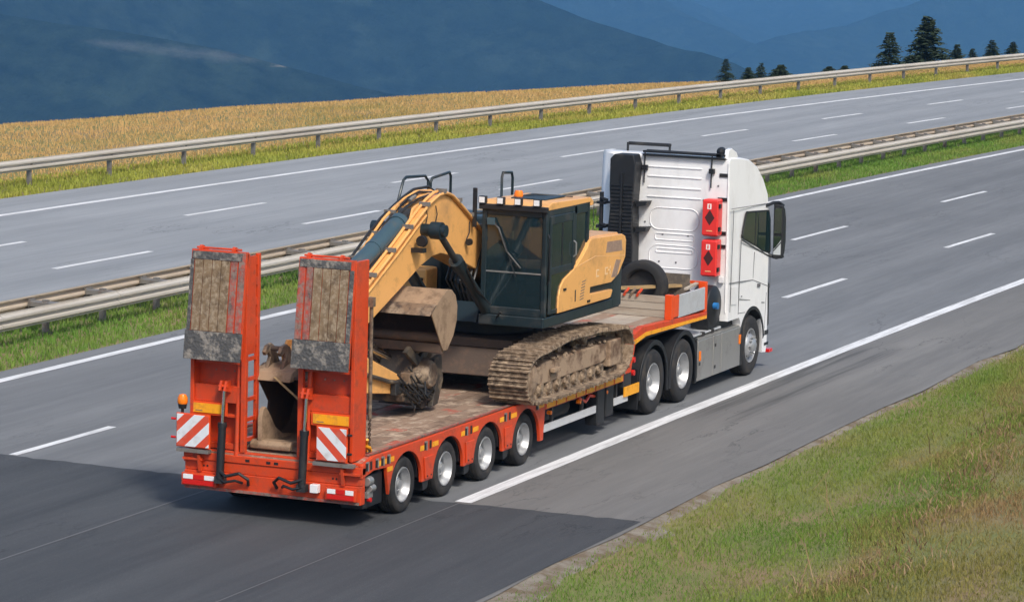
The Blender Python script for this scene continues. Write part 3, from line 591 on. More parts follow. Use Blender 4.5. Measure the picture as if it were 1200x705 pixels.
# beavertail
part('tail_slope', MB().prism([(-1.32, .82), (-.94, .89), (-.94, .80), (-1.32, .74)], -1.2, 1.2), M['deckred'], T)
for s in (-1, 1):
    a, b = (-YS, -YS+.05) if s < 0 else (YS-.05, YS)
    # arched side skirt with wheel cut outs
    pts = [(-1.34, .83), (-1.0, .905), (4.78, .905), (4.78, .70), (4.72, .27), (4.60, .27)]
    arcs = []
    for x in reversed(AX):
        r0 = .50
        arcs += [(x+.50, .33)] + [(x+r0*math.cos(math.radians(t)), .36+.455*math.sin(math.radians(t))) for t in range(8, 173, 8)] + [(x-.52, .33)]
    pts += [(4.60, .33)]+arcs[1:-1]+[(-.52, .33), (-.62, .70), (-1.0, .72), (-1.34, .66)]
    part('side_skirt', MB().prism(pts, a, b), M['red'], T, bevel=.008)
    for x in AX:     # wheel arch shells
        o1 = arc(x, .36, .475, 5, 175, 18); o2 = arc(x, .36, .46, 175, 5, 18)
        part('wheel_arch', MB().prism(o1+o2, s*.72, s*(YS-.052)), M['black'], T)
    for x in (.68, 2.04, 3.40):
        part('mudguard_bracket', MB().prism([(x-.15, .66), (x+.15, .66), (x+.11, .36), (x-.11, .36)], s*(YS+.001), s*(YS+.022)), M['red'], T, bevel=.012)
        part('mud_flap', MB().prism([(x-.1, .33), (x+.1, .33), (x+.06, .22), (x-.08, .20)], s*.80, s*(YS-.03)), M['black'], T)
        for dx in (-.1, .1):
            part('bolt', MB().rod((x+dx*.6, s*(YS+.02), .40), (x+dx*.6, s*(YS+.032), .40), .012, 6), M['darkmetal'], T)
    part('side_rail', MB().box(4.782, 7.95, a, b, .70, .90), M['red'], T, bevel=.008)
    part('edge_lip', MB().box(-.98, 7.93, s*1.165-.02, s*1.165+.02, .895, .915), M['redworn'], T)
    yy0, yy1 = (s*(YS+.001), s*(YS+.006))
    # lashing pockets
    for x in (-1.22, -1.09, -.93, -.76, -.58, .58, .75, 1.92, 2.10, 3.28, 3.45, 4.45):
        part('lashing_pocket', MB().prism([(x-.03, .745), (x+.03, .745), (x+.03, .855), (x-.03, .855)], yy0, s*(YS+.004)), M['black'], T)
        if x not in (-1.09, .75, 2.10, 3.45): part('pocket_rim', MB().box(x+.032, x+.055, min(yy0, s*(YS+.012)), max(yy0, s*(YS+.012)), .74, .86).box(x-.03, x+.03, min(yy0, s*(YS+.012)), max(yy0, s*(YS+.012)), .845, .865), M['alu'], T)
    # reflective strips
    for x0, x1 in ((-.87, -.80), (-.70, -.63), (-.53, -.40), (.42, .54), (.80, 1.0), (1.76, 1.88), (2.16, 2.34), (3.1, 3.24), (3.5, 3.7), (4.5, 4.72)):
        part('reflective_strip', MB().box(x0, x1, min(yy0, yy1), max(yy0, yy1), .755, .82), M['yellowref'], T)
    part('reflective_strip', MB().box(-.60, -.44, min(yy0, yy1), max(yy0, yy1), .64, .70), M['yellowref'], T)
    for k in range(8):
        x0 = 4.83+k*.39; part('reflective_strip', MB().box(x0, x0+.33, min(yy0, yy1), max(yy0, yy1), .715, .795), M['yellowref'], T)
    # bare side guard
    for x0, x1 in ((4.72, 6.86), (7.62, 8.2)):
        part('side_guard', MB().box(x0, x1, s*1.24-.015, s*1.24+.015, .365, .415).box(x0, x1, s*1.24-.015, s*1.24+.015, .42, .475).box(x0, x1, s*1.24-.012, s*1.24+.008, .41, .425), M['guardalu'], T, bevel=.004)
    for x in (5.2, 6.4, 7.8): part('guard_stay', MB().box(x-.03, x+.03, s*1.20-.02, s*1.20+.02, .36, .70), M['darkmetal'], T)
    for x0, x1 in ((6.90, 7.2), (7.26, 7.58)):
        part('support_panel', MB().box(x0, x1, s*1.16-.1, s*1.16+.1, .16 if x0 < 7 else .24, .70), M['black'], T, bevel=.02)
    for x in (5.05, 6.2, 7.3):
        part('marker_lamp', MB().rod((x, s*1.2, .62), (x, s*1.262, .62), .03, 12), M['amber'], T)
    part('front_reflector', MB().box(7.99, 8.62, s*1.27-.01, s*1.27+.01, .45, .60), M['yellowref'], T)
    part('front_bracket', MB().box(7.96, 8.3, s*1.2-.06, s*1.2+.055, .60, 1.2), M['darkmetal'], T)
    for z in (.78, .98): part('marker_lamp', MB().rod((8.36, s*1.2, z), (8.36, s*1.29, z), .045, 12), M['redlens'], T)
part('brake_tank', MB().rod((5.1, -.95, .55), (6.2, -.95, .55), .14, 18), M['darkmetal'], T)
part('brake_tank', MB().rod((5.1, .95, .55), (6.2, .95, .55), .14, 18), M['darkmetal'], T)
part('red_hose', MB().tube([(6.3, -1.18, .66), (6.5, -1.22, .58), (6.7, -1.2, .64), (6.95, -1.2, .6)], .025), M['red'], T)
# gooseneck
top = [(7.96, .80), (7.96, .93), (8.30, 1.36), (8.70, 1.452), (11.72, 1.352)]; bot = [(11.72, 1.24), (8.85, 1.28), (8.42, 1.22), (8.25, .80)]
for s in (-1, 1):
    part('gooseneck_beam', MB().prism(top+bot, s*(YS-.10), s*YS), M['red'], T, bevel=.01)
    ref = [(8.36, 1.195), (8.86, 1.275), (11.70, 1.237), (11.70, 1.29), (8.86, 1.345), (8.31, 1.27)]
    part('gooseneck_strip', MB().prism([(8.36, 1.21), (8.86, 1.29), (11.69, 1.248), (11.69, 1.297), (8.86, 1.352), (8.335, 1.28)], s*(YS+.001), s*(YS+.006)), M['yellowref'], T)
part('gooseneck_frame', MB().prism([(8.0, .82), (8.45, 1.2), (11.7, 1.22), (11.7, 1.33), (8.6, 1.40), (8.0, .87)], -YS+.101, YS-.101), M['darkmetal'], T)
npg = 9; pg = 2.34/npg
for k in range(npg):
    y0 = -1.17+k*pg
    part('gooseneck_plank', MB().prism([(7.95, .885), (8.48, 1.405), (8.50, 1.43), (7.93, .905)], y0+.004, y0+pg-.004), M['deck'], T, smooth=0)
    part('gooseneck_plank', MB().prism([(8.505, 1.40), (9.97, 1.40), (9.97, 1.435), (8.505, 1.435)], y0+.004, y0+pg-.004), M['goosewood'] if k % 3 else M['deckred'], T, smooth=0)
part('box_floor', MB().box(10.0, 11.66, -1.17, 1.17, 1.36, 1.39), M['deck'], T)
for s in (-1, 1):
    part('corner_post', MB().box(9.99, 10.10, min(s*1.16, s*1.275), max(s*1.16, s*1.275), 1.41, 1.80).box(10.1, 10.34, min(s*1.262, s*1.277), max(s*1.262, s*1.277), 1.43, 1.78), M['orange'], T, bevel=.006)
    part('drop_side', MB().box(10.345, 11.60, min(s*1.235, s*1.27), max(s*1.235, s*1.27), 1.405, 1.765), M['greypanel'], T, bevel=.006)
    part('front_post', MB().box(11.61, 11.70, min(s*1.15, s*1.276), max(s*1.15, s*1.276), 1.36, 1.85), M['orange'], T, bevel=.006)
for j in range(3):
    z0 = 1.44+.113*j; part('box_board', MB().box(9.995, 10.04, -1.158, 1.158, z0+.003, z0+.108), M['goosewood'], T)
part('front_wall', MB().box(11.64, 11.67, -1.148, 1.148, 1.392, 1.68), M['redworn'], T)
part('front_top_rail', MB().box(11.62, 11.69, -1.148, 1.148, 1.78, 1.85), M['orange'], T)
# rear cross beam and lamps
part('rear_beam', MB().box(-1.345, -1.22, -1.26, 1.26, .32, .56).box(-1.33, -1.22, -1.26, 1.26, .562, .70).box(-1.345, -1.24, -1.275, 1.275, .702, .80).box(-1.315, -1.24, -1.262, 1.262, .80, .845), M['red'], T, bevel=.01)
part('rear_lip', MB().box(-1.37, -1.35, -1.24, 1.24, .325, .36), M['redworn'], T)
for s in (-1, 1):
    y0, y1 = (.76, 1.26) if s > 0 else (-1.22, -.80)
    part('lamp_housing', MB().box(-1.42, -1.352, y0, y1, .37, .53), M['red'], T, bevel=.006)
    nn = 3
    for k in range(nn):
        a = y0+.02+(y1-y0-.04)*k/nn; part('tail_lamp', MB().box(-1.43, -1.421, a+.006, a+(y1-y0-.04)/nn-.006, .455, .515), (M['whitelens'] if k != 1 else M['redlens']), T, bevel=.003)
    part('tail_lamp', MB().box(-1.43, -1.421, y0+.02, y1-.02, .385, .445), M['redlens'], T, bevel=.003)
part('work_lamp', MB().box(-1.45, -1.36, -.70, -.59, .44, .55), M['whitelens'], T, bevel=.008)
for y in (.05, -.06, .35): part('rear_slot', MB().box(-1.347, -1.3455, y-.03, y+.03, .73, .765), M['black'], T)
for y in (.93, .98, -.86, -.91): part('rear_slot', MB().rod((-1.331, y, .63), (-1.335, y, .63), .014, 8), M['black'], T)
# ---- loading ramps, folded up
def ramp_(s, y0, y1, hy, board):
    """y0 inner edge, y1 outer edge (signed)"""
    R_ = part('ramp', MB().box(-1.33, -1.26, min(y0, y0+s*.07), max(y0, y0+s*.07), .84, 3.40).box(-1.02, -.95, min(y0, y0+s*.05), max(y0, y0+s*.05), .88, 3.38)
              .box(-1.33, -.95, min(y1, y1-s*.05), max(y1, y1-s*.05), .86, 3.40), M['red'], T, bevel=.008)
    for z in np.arange(1.0, 2.1, .26): part('truss_rung', MB().box(-1.262, -1.018, min(y0+s*.012, y0+s*.045), max(y0+s*.012, y0+s*.045), z-.025, z+.025), M['red'], R_)
    part('truss_web', MB().box(-1.26, -1.06, min(y0+s*.012, y0+s*.04), max(y0+s*.012, y0+s*.04), 2.10, 3.36), M['red'], R_)
    for z in np.arange(2.25, 3.3, .26): part('truss_rung', MB().box(-1.062, -1.018, min(y0+s*.012, y0+s*.045), max(y0+s*.012, y0+s*.045), z-.05, z+.05), M['red'], R_)
    a, b = sorted((y0+s*.072, y1-s*.052))
    part('ramp_web', MB().box(-1.16, -1.14, a, b, .92, 3.36).box(-1.30, -1.14, a, b, 3.33, 3.39), M['red'], R_)
    for q in ((-1.29, 1.46, 1.68), (-1.29, 1.96, 2.02), (-1.27, 1.27, 1.31), (-1.28, .86, .93)): part('ramp_panel', MB().box(q[0], -1.165, a, b, q[1], q[2]), M['red'], R_, bevel=.006)
    yi = a if s > 0 else b
    part('inner_tube', MB().rod((-1.30, yi+s*.06, .80), (-1.22, yi+s*.06, 2.2), .035, 10), M['red'], R_)
    for q in (.25, .45, .65):
        yq = a+(b-a)*q; part('rivet', MB().rod((-1.17, yq, 1.86), (-1.165, yq, 1.86), .012, 6), M['deck'], R_)
    # folded flap: slightly splayed at its foot
    def fx(z): return -1.345-(3.42-z)*.115
    fy0, fy1 = sorted((y0-s*.0, y1-s*.01))
    def slab(name, ya, yb, za, zb, d0, d1, mat, bev=.004):
        return part(name, MB().hexa([(fx(za)+d0, ya, za), (fx(za)+d1, ya, za), (fx(za)+d1, yb, za), (fx(za)+d0, yb, za), (fx(zb)+d0, ya, zb), (fx(zb)+d1, ya, zb), (fx(zb)+d1, yb, zb), (fx(zb)+d0, yb, zb)]), mat, R_, bevel=bev)
    slab('flap_frame', fy0, fy1, 2.06, 3.42, .0, .05, M['red'])
    slab('flap_edge', fy0+.05, fy1-.02, 3.30, 3.40, -.022, -.001, M['checker'])
    slab('flap_checker_plate', fy0-.012, fy1+.012, 2.03, 2.39, -.03, -.001, M['checker'])
    # inner worn strip, outer narrow strip
    ia, ib = (fy0+.01, fy0+.21) if s > 0 else (fy1-.21, fy1-.01)
    slab('worn_strip', ia, (ia+ib)/2-.012, 2.395, 3.41, -.02, -.001, M['redworn']); slab('worn_strip', (ia+ib)/2+.012, ib, 2.395, 3.295, -.016, -.001, M['redworn'])
    oa, ob = (fy1-.05, fy1) if s > 0 else (fy0, fy0+.06)
    slab('edge_strip', oa, ob, 2.395, 3.295, -.018, -.001, M['checker'])
    pa, pb = (ib+.01, oa-.008) if s > 0 else (ob+.008, ia-.01)
    n_ = 4
    for k in range(n_):
        q0 = pa+(pb-pa)*k/n_; slab('ramp_plank', q0+.005, pa+(pb-pa)*(k+1)/n_-.005, 2.395, 3.295, -.02+random.uniform(-.006, .004), -.001, M['rampwood'], .003)
    for yk in (fy0+.2, fy1-.12): part('hinge_lug', MB().prism([(-1.36, 3.38), (-1.24, 3.38), (-1.26, 3.46), (-1.31, 3.475), (-1.35, 3.45)], yk-.02, yk+.02), M['red'], R_)
    part('hinge_pin', MB().rod((-1.30, fy0+.1, 3.44), (-1.30, fy1-.05, 3.44), .014, 8), M['red'], R_)
    # reflector plate and cylinder
    ra, rb = (.70, 1.17) if s > 0 else (-1.06, -.56)
    part('reflector_backing', MB().box(-1.315, -1.292, ra-.03, rb+.03, 1.29, 1.46), M['orange'], R_)
    part('yellow_reflector', MB().box(-1.325, -1.316, ra, rb, 1.315, 1.435), M['yellowref'], R_)
    part('reflector_mark', MB().box(-1.327, -1.3255, rb-.15, rb-.05, 1.335, 1.345), M['seam'], R_)
    cyl = part('ramp_cylinder', MB().rod((-1.43, hy, .50), (-1.40, hy-.01, 1.18), .052, 16).rod((-1.4, hy-.01, 1.16), (-1.4, hy-.01, 1.22), .06, 16), M['black'], T)
    part('cylinder_rod', MB().rod((-1.40, hy-.01, 1.18), (-1.37, hy-.02, 1.66), .024, 12), M['chrome'], cyl)
    part('rod_clevis', MB().prism([(-1.45, 1.64), (-1.29, 1.60), (-1.29, 1.76), (-1.40, 1.76)], hy-.07, hy-.04).prism([(-1.45, 1.64), (-1.29, 1.60), (-1.29, 1.76), (-1.40, 1.76)], hy+.0, hy+.03).rod((-1.40, hy-.08, 1.69), (-1.40, hy+.05, 1.69), .02), M['red'], cyl)
    part('cylinder_foot', MB().box(-1.47, -1.35, hy-.06, hy+.06, .44, .53), M['darkmetal'], cyl)
    part('hose', MB().tube([(-1.46, hy-.02, .60), (-1.5, hy-s*.12, .55), (-1.48, hy-s*.3, .60), (-1.42, hy-s*.40, .52), (-1.37, hy-s*.38, .44)], .022), M['hose'], T)
    part('hose', MB().tube([(-1.45, hy-.02, .50), (-1.49, hy-s*.10, .47), (-1.47, hy-s*.24, .50), (-1.38, hy-s*.3, .46)], .018), M['hose'], T)
    # striped board on a bracket
    b0, b1 = board
    bd = part('warning_board', MB().box(-1.435, -1.42, b0, b1, .875, 1.29), M['warnl' if s > 0 else 'warnr'], T, bevel=.003)
    part('board_backing', MB().box(-1.419, -1.40, b0-.012, b1+.012, .863, 1.302), M['orange'], bd)
    part('board_arm', MB().box(-1.40, -1.33, b0+.1, b0+.14, .9, 1.0).box(-1.40, -1.33, b0+.1, b0+.14, 1.15, 1.22), M['darkmetal'], bd)
    part('bracket_tray', MB().box(-1.44, -1.346, min(b0, b0+.42)-.10*(s < 0), b0+.46, .80, .845), M['galvpost'], T)
    part('lower_bracket', MB().prism([(-1.42, .78), (-1.35, .78), (-1.35, .56), (-1.38, .56)], s*1.02-.02, s*1.02+.02).box(-1.40, -1.35, s*1.12-.14, s*1.12+.14, .70, .73), M['red'], T)
    for z in (1.22, .98): part('board_marker', MB().rod((-1.43, (b1 if s > 0 else b0)+s*.02, z), (-1.43, (b1 if s > 0 else b0)+s*.08, z), .016, 8), M['redlens'] if s > 0 else M['hose'], bd)
    return R_
ramp_(1, .40, 1.20, .70, (.87, 1.33)); ramp_(-1, -.34, -1.13, -.47, (-1.08, -.67))
bc = part('beacon', MB().lathe([(.001, .19), (.045, .18), (.065, .14), (.068, .08), (.06, .06)], (-1.36, 1.29, 1.35), 'z', 16), M['amber'], T)
part('beacon_base', MB().lathe([(.06, .06), (.05, .0), (.02, -.005), (.018, -.16)], (-1.36, 1.29, 1.35), 'z', 14), M['black'], bc)
part('mud_catcher', MB().box(-1.2, -.62, -1.22, -.9, .24, .66), M['black'], T, bevel=.02)
part('air_coupling', MB().rod((-1.18, -1.25, .60), (-1.05, -1.25, .60), .06, 12).rod((-1.12, -1.26, .5), (-.98, -1.26, .5), .05, 12).box(-1.15, -1.0, -1.27, -1.2, .38, .46), M['alu'], T, bevel=.006)
part('marker_lamp', MB().rod((-1.10, -1.24, .36), (-1.10, -1.29, .36), .03, 10), M['redlens'], T)
# ------------------------------------------------------------------ tractor unit
K = thing('tractor_truck', (12, 0, 0), 'white three axle tractor truck pulling the red trailer, seen from behind', 'truck')
for x, fr in ((9.35, False), (10.72, False), (14.12, True)):
    for s in (-1, 1): wheel(K, x, s, 1.245, .51, .295, .30, 'tf' if fr else 'td', fr, not fr)
    part('axle', MB().rod((x, -1, .51), (x, 1, .51), .08).lathe([(.05, -.25), (.2, -.12), (.22, 0), (.2, .12), (.05, .25)], (x, 0, .51), 'y', 16), M['darkmetal'], K)
mb = MB()
for y in (-.43, .43): mb.box(8.75, 14.9, y-.05, y+.05, .72, 1.0)
for x in (8.8, 10.0, 11.3, 12.6, 14.6): mb.box(x-.06, x+.06, -.42, .42, .75, .95)
part('chassis', mb, M['darkmetal'], K)
part('fifth_wheel', MB().lathe([(.45, 1.06), (.48, 1.1), (.46, 1.15), (.05, 1.16)], (10.0, 0, 0), 'z', 28), M['darkmetal'], K)
part('catwalk_plate', MB().box(11.28, 12.78, -1.16, 1.16, .955, .985), M['greypanel'], K, bevel=.006)
for x in (11.84, 12.3): part('catwalk_lip', MB().box(x-.02, x+.02, -1.2, -1.13, .94, 1.0), M['darkmetal'], K)
for s in (-1, 1):
    for x in (9.35, 10.72):
        o1 = arc(x, .50, .665, 0, 180, 22); o2 = arc(x, .50, .645, 180, 0, 22)
        part('fender', MB().prism([(x+.665, .38)]+o1+[(x-.665, .38), (x-.645, .38)]+o2+[(x+.645, .38)], s*.62, s*1.25), M['black'], K, bevel=.006)
        o1 = arc(x, .50, .665, 0, 180, 22); o2 = arc(x, .50, .585, 180, 0, 22)
        part('fender_lip', MB().prism([(x+.665, .30)]+o1+[(x-.665, .30), (x-.585, .30)]+o2+[(x+.585, .30)], s*1.22, s*1.256), M['black'], K, bevel=.01)
    part('mud_flap', MB().box(8.655, 8.685, min(s*.62, s*1.24), max(s*.62, s*1.24), .16, .80), M['black'], K, bevel=.006)
    part('mud_flap', MB().box(10.035, 10.06, min(s*.62, s*1.24), max(s*.62, s*1.24), .28, .60), M['black'], K)
    # side lockers
    for x0, x1 in ((11.42, 12.155), (12.185, 12.575), (12.605, 13.56)):
        pn = part('side_locker', MB().box(x0, x1, min(s*.65, s*1.245), max(s*.65, s*1.245), .24, .90), M['alu'], K, bevel=.014)
        if x1 < 13:
            for z in ((.38, .74) if x0 > 12 else (.52,)): part('latch', MB().box(x0+.05, x0+.11, min(s*1.245, s*1.254), max(s*1.245, s*1.254), z-.025, z+.025), M['darkmetal'], pn)
    part('locker_top', MB().box(11.40, 13.58, min(s*.64, s*1.23), max(s*.64, s*1.23), .902, .925), M['alu'], K, bevel=.004)
    part('locker_cap', MB().box(13.58, 13.72, min(s*.66, s*1.235), max(s*.66, s*1.235), .22, .98), M['black'], K, bevel=.02)
    part('locker_flap', MB().box(11.34, 11.41, min(s*.7, s*1.235), max(s*.7, s*1.235), .22, .95), M['black'], K, bevel=.01)
    for x, z in ((11.50, .66), (13.50, .70)): part('side_marker', MB().box(x-.04, x+.04, min(s*1.246, s*1.262), max(s*1.246, s*1.262), z-.09, z+.07), M['amber'], K, bevel=.006)
# cab shell
HW = 1.245
def cab_shell():
    prof = [(12.86, 1.06), (13.45, 1.06), (13.52, .98)] + [(14.12+.66*math.cos(math.radians(t)), .51+.64*math.sin(math.radians(t))) for t in range(150, 14, -9)] + \
           [(14.78, .62), (14.80, .32), (15.10, .30), (15.18, .42), (15.16, 1.0), (15.12, 1.35), (15.10, 1.95), (15.00, 2.75), (14.90, 3.06), (14.62, 3.34), (14.30, 3.55), (13.9, 3.69), (13.5, 3.745), (13.12, 3.77), (12.90, 3.77), (12.86, 3.73)]
    m = len(prof); ys = [-1, -.985, -.95, -.87, .74, .87, .95, .985, 1]; v = []
    for t in ys:
        for x, z in prof:
            k = 1-.055*max(0, min(1, (z-2.9)/.85))**1.2; inset = {1: .035, .985: .014, .95: .004}.get(abs(t), 0)
            cx_, cz_ = 13.9, 2.2
            # round the edges between the flanks and the roof, nose and back
            dx, dz = x-cx_, z-cz_; L = math.hypot(dx, dz)+1e-6
            fr = max(0, (x-14.3)/.9)**1.5*.09*abs(t)**3     # nose is curved in plan
            ch_ = {.87: .10, .95: .22, .985: .28, 1: .31}.get(t, 0)*max(0, min(1, (13.35-x)/.4))*(1 if z > 1.03 else 0)   # far rear corner is cut back
            v.append((x+ch_-inset*dx/L*(1 if z > 1.1 or x > 14.8 else 0)-fr*(2 if abs(t) > .9 else 1), t*HW*k*(1 if abs(t) < .999 else .9985), z-inset*dz/L*(1 if z > 1.2 else 0)))
    f = []
    n = len(ys)
    for i in range(n-1):
        for j in range(m): f.append((i*m+j, i*m+(j+1) % m, (i+1)*m+(j+1) % m, (i+1)*m+j))
    f += [tuple(range(m)), tuple(range((n-1)*m, n*m))]
    return MB().add(v, f)
cab = part('cab', cab_shell(), M['white'], K, smooth=32)
def ky(z, off=0): return HW*(1-.055*max(0, min(1, (z-2.9)/.85))**1.2)*.9985+off
def side_poly(name, pts, d0, d1, mat, s, parent=cab, bevel=0):
    n = len(pts); v = [(x, s*ky(z, d0), z) for x, z in pts]+[(x, s*ky(z, d1), z) for x, z in pts]
    return part(name, MB().add(v, [tuple(range(n)), tuple(range(2*n-1, n-1, -1))]+[(i, i+n, (i+1) % n+n, (i+1) % n) for i in range(n)]), mat, parent, bevel=bevel)
for s in (-1, 1):
    win = [(13.62, 2.80), (13.66, 2.83), (14.86, 2.76), (14.955, 2.6), (15.02, 2.03), (14.95, 2.0), (14.55, 2.08), (14.2, 2.2), (13.47, 2.40), (13.45, 2.45)]
    side_poly('window_frame', win, -.01, .004, M['black'], s)
    side_poly('side_window', [(14.0+(x-14.0)*.955 if x > 14 else x+.04, 2.42+(z-2.42)*.92) for x, z in win], .0042, .008, M['glassdark'], s)
    side_poly('window_pillar', [(14.12, 2.80), (14.16, 2.80), (14.16, 2.22), (14.12, 2.235)], .0085, .012, M['black'], s)
    for pts in ([(12.88, 2.925), (14.95, 2.865), (14.95, 2.875), (12.88, 2.935)], [(13.42, 2.38), (13.435, 2.38), (13.40, 1.12), (13.385, 1.12)], [(14.15, 2.1), (14.163, 2.1), (14.12, 1.66), (14.107, 1.66)],
                [(12.9, 1.70), (14.1, 1.635), (15.06, 1.42), (15.06, 1.408), (14.1, 1.623), (12.9, 1.69)], [(13.42, 1.38), (14.0, 1.30), (14.0, 1.292), (13.42, 1.372)], [(15.0, 1.98), (15.012, 1.98), (15.06, 1.4), (15.048, 1.4)], [(14.86, 1.34), (14.87, 1.34), (14.83, .72), (14.82, .72)]):
        side_poly('panel_gap', pts, -.005, .0035, M['seam'], s)
    side_poly('door_handle', [(14.34, 1.545), (14.48, 1.53), (14.48, 1.475), (14.34, 1.49)], .0, .022, M['seam'], s, bevel=.006)
    side_poly('small_badge', [(13.52, 1.42), (13.56, 1.418), (13.56, 1.40), (13.52, 1.402)], .0, .006, M['seam'], s)
    # wheel arch trim, step, bumper corner
    o1 = [(14.12+.69*math.cos(math.radians(t)), .51+.67*math.sin(math.radians(t))) for t in range(160, 4, -8)]; o2 = [(14.12+.63*math.cos(math.radians(t)), .51+.61*math.sin(math.radians(t))) for t in range(4, 160, 8)]
    part('arch_trim', MB().prism(o1+o2, s*1.20, s*1.256), M['black'], cab, bevel=.006)
    part('arch_trim', MB().prism(o1+o2, s*.85, s*1.20), M['black'], cab)
    part('step', MB().box(14.84, 15.04, min(s*1.0, s*1.252), max(s*1.0, s*1.252), .60, .68).box(14.84, 15.06, min(s*1.0, s*1.252), max(s*1.0, s*1.252), .42, .47), M['black'], cab, bevel=.008)
    part('grille_side', MB().prism([(15.075, 1.5), (15.16, 1.45), (15.20, .75), (15.10, .70)], min(s*1.0, s*1.2), max(s*1.0, s*1.2)), M['black'], cab, bevel=.01)
    part('bumper_marker', MB().box(15.10, 15.28, min(s*1.02, s*1.26), max(s*1.02, s*1.26), .27, .33), M['redlens'], cab, bevel=.01)
    # mirrors: housings facing back
    mi = part('mirror_housing', MB().prism([(14.99, 2.84), (15.10, 2.78), (15.18, 2.6), (15.20, 2.2), (15.14, 1.98), (15.03, 1.95), (15.0, 2.0)], s*1.31, s*1.46), M['black'], cab, bevel=.03, seg=3)
    part('mirror_frame', MB().prism([(1.30, 2.86), (1.47, 2.84), (1.49, 1.93), (1.31, 1.92)] if s > 0 else [(-1.30, 2.86), (-1.47, 2.84), (-1.49, 1.93), (-1.31, 1.92)], 14.93, 15.0, 'x'), M['black'], mi, bevel=.02)
    part('mirror_glass', MB().box(14.922, 14.9295, min(s*1.325, s*1.455), max(s*1.325, s*1.455), 2.36, 2.79), M['mirror'], mi)
    part('mirror_glass', MB().box(14.922, 14.9295, min(s*1.325, s*1.455), max(s*1.325, s*1.455), 1.99, 2.31), M['mirror'], mi)
    part('mirror_arm', MB().tube([(14.7, s*1.22, 2.83), (14.9, s*1.30, 2.88), (15.02, s*1.36, 2.88), (15.1, s*1.42, 2.82)], .03).tube([(14.95, s*1.2, 1.98), (15.02, s*1.35, 1.93), (15.1, s*1.45, 1.96)], .03), M['black'], mi)
    part('rear_fairing', MB().prism([(12.62, 3.6), (12.855, 3.72), (12.855, 1.3), (12.70, 1.3)], s*1.13, s*1.17), M['white'], cab, bevel=.008) if s > 1 else None
part('windscreen', MB().hexa([(15.115, -1.0, 1.95), (15.135, -1.0, 1.95), (15.135, 1.0, 1.95), (15.115, 1.0, 1.95), (14.99, -.98, 2.78), (15.02, -.98, 2.78), (15.02, .98, 2.78), (14.99, .98, 2.78)]), M['glassdark'], cab)
part('grille', MB().box(15.12, 15.19, -.85, .85, .55, 1.55), M['black'], cab)
for s in (-1, 1):
    side_poly('side_deflector_gap', [(12.98, 2.9), (12.99, 2.9), (12.965, 1.2), (12.955, 1.2)], -.005, .0035, M['seam'], s)
    side_poly('fuel_flap', [(12.99, 1.62), (13.30, 1.60), (13.30, 1.30), (12.99, 1.32)], .0, .006, M['white'], s, bevel=.003)
    side_poly('lower_step_gap', [(13.42, 1.14), (13.75, 1.12), (13.75, 1.112), (13.42, 1.132)], -.005, .0035, M['seam'], s)
    side_poly('window_sill_trim', [(13.46, 2.37), (14.2, 2.165), (14.95, 1.965), (14.95, 1.945), (14.2, 2.145), (13.46, 2.35)], .0, .010, M['black'], s)
    side_poly('corner_badge', [(14.62, 1.20), (14.78, 1.18), (14.78, 1.165), (14.62, 1.185)], .0, .005, M['seam'], s)
# pressed ribs on the back of the cab
XB = 12.86
def rib(y0, y1, z, h=.035): part('pressed_rib', MB().prism([(y0, z), (y0+.03, z+h/2), (y1-.03, z+h/2), (y1, z), (y1-.03, z-h/2), (y0+.03, z-h/2)], XB+.01, XB-.014, 'x', [(y0+.015, z), (y0+.035, z+h/5), (y1-.035, z+h/5), (y1-.015, z), (y1-.035, z-h/5), (y0+.035, z-h/5)]), M['white'], cab, smooth=60)
for z in (3.56, 3.40, 3.22, 3.06): rib(-.72, .26, z)
def rrect(y0, y1, z0, z1, r, n=5):
    return [p for (cx_, cz_, a) in ((y1-r, z1-r, 0), (y0+r, z1-r, 90), (y0+r, z0+r, 180), (y1-r, z0+r, 270)) for p in arc(cx_, cz_, r, a, a+90, n)]
def frame_rib(y0, y1, z0, z1, r, w=.035):
    o_ = rrect(y0, y1, z0, z1, r); i_ = rrect(y0+w, y1-w, z0+w, z1-w, max(.01, r-w)); m_ = [((a[0]+b[0])/2, (a[1]+b[1])/2) for a, b in zip(o_, i_)]; n = len(o_)
    v = [(XB+.01, y, z) for y, z in o_]+[(XB-.013, y, z) for y, z in m_]+[(XB+.01, y, z) for y, z in i_]
    part('pressed_frame', MB().add(v, [(k*n+i, k*n+(i+1) % n, (k+1)*n+(i+1) % n, (k+1)*n+i) for k in (0, 1) for i in range(n)]), M['white'], cab, smooth=70)
frame_rib(-.70, .20, 2.50, 2.90, .17); frame_rib(-.62, .10, 2.33, 2.47, .05); frame_rib(-.70, .20, 1.86, 2.28, .18); frame_rib(-.60, .08, 2.12, 2.22, .04)
for y, z in ((-.75, 3.05), (-.76, 2.6), (.27, 2.63), (-.78, 1.98), (-.30, 1.98), (0., 1.98), (-.05, 2.44), (-.5, 2.44), (-.85, 3.55), (-1.0, 3.3)): part('rubber_plug', MB().rod((XB+.005, y, z), (XB-.008, y, z), .016, 8), M['seam'], cab)
part('wall_edge', MB().tube([(XB-.004, -1.19, 1.2), (XB-.004, -1.17, 3.68)], .012, 6), M['white'], cab)
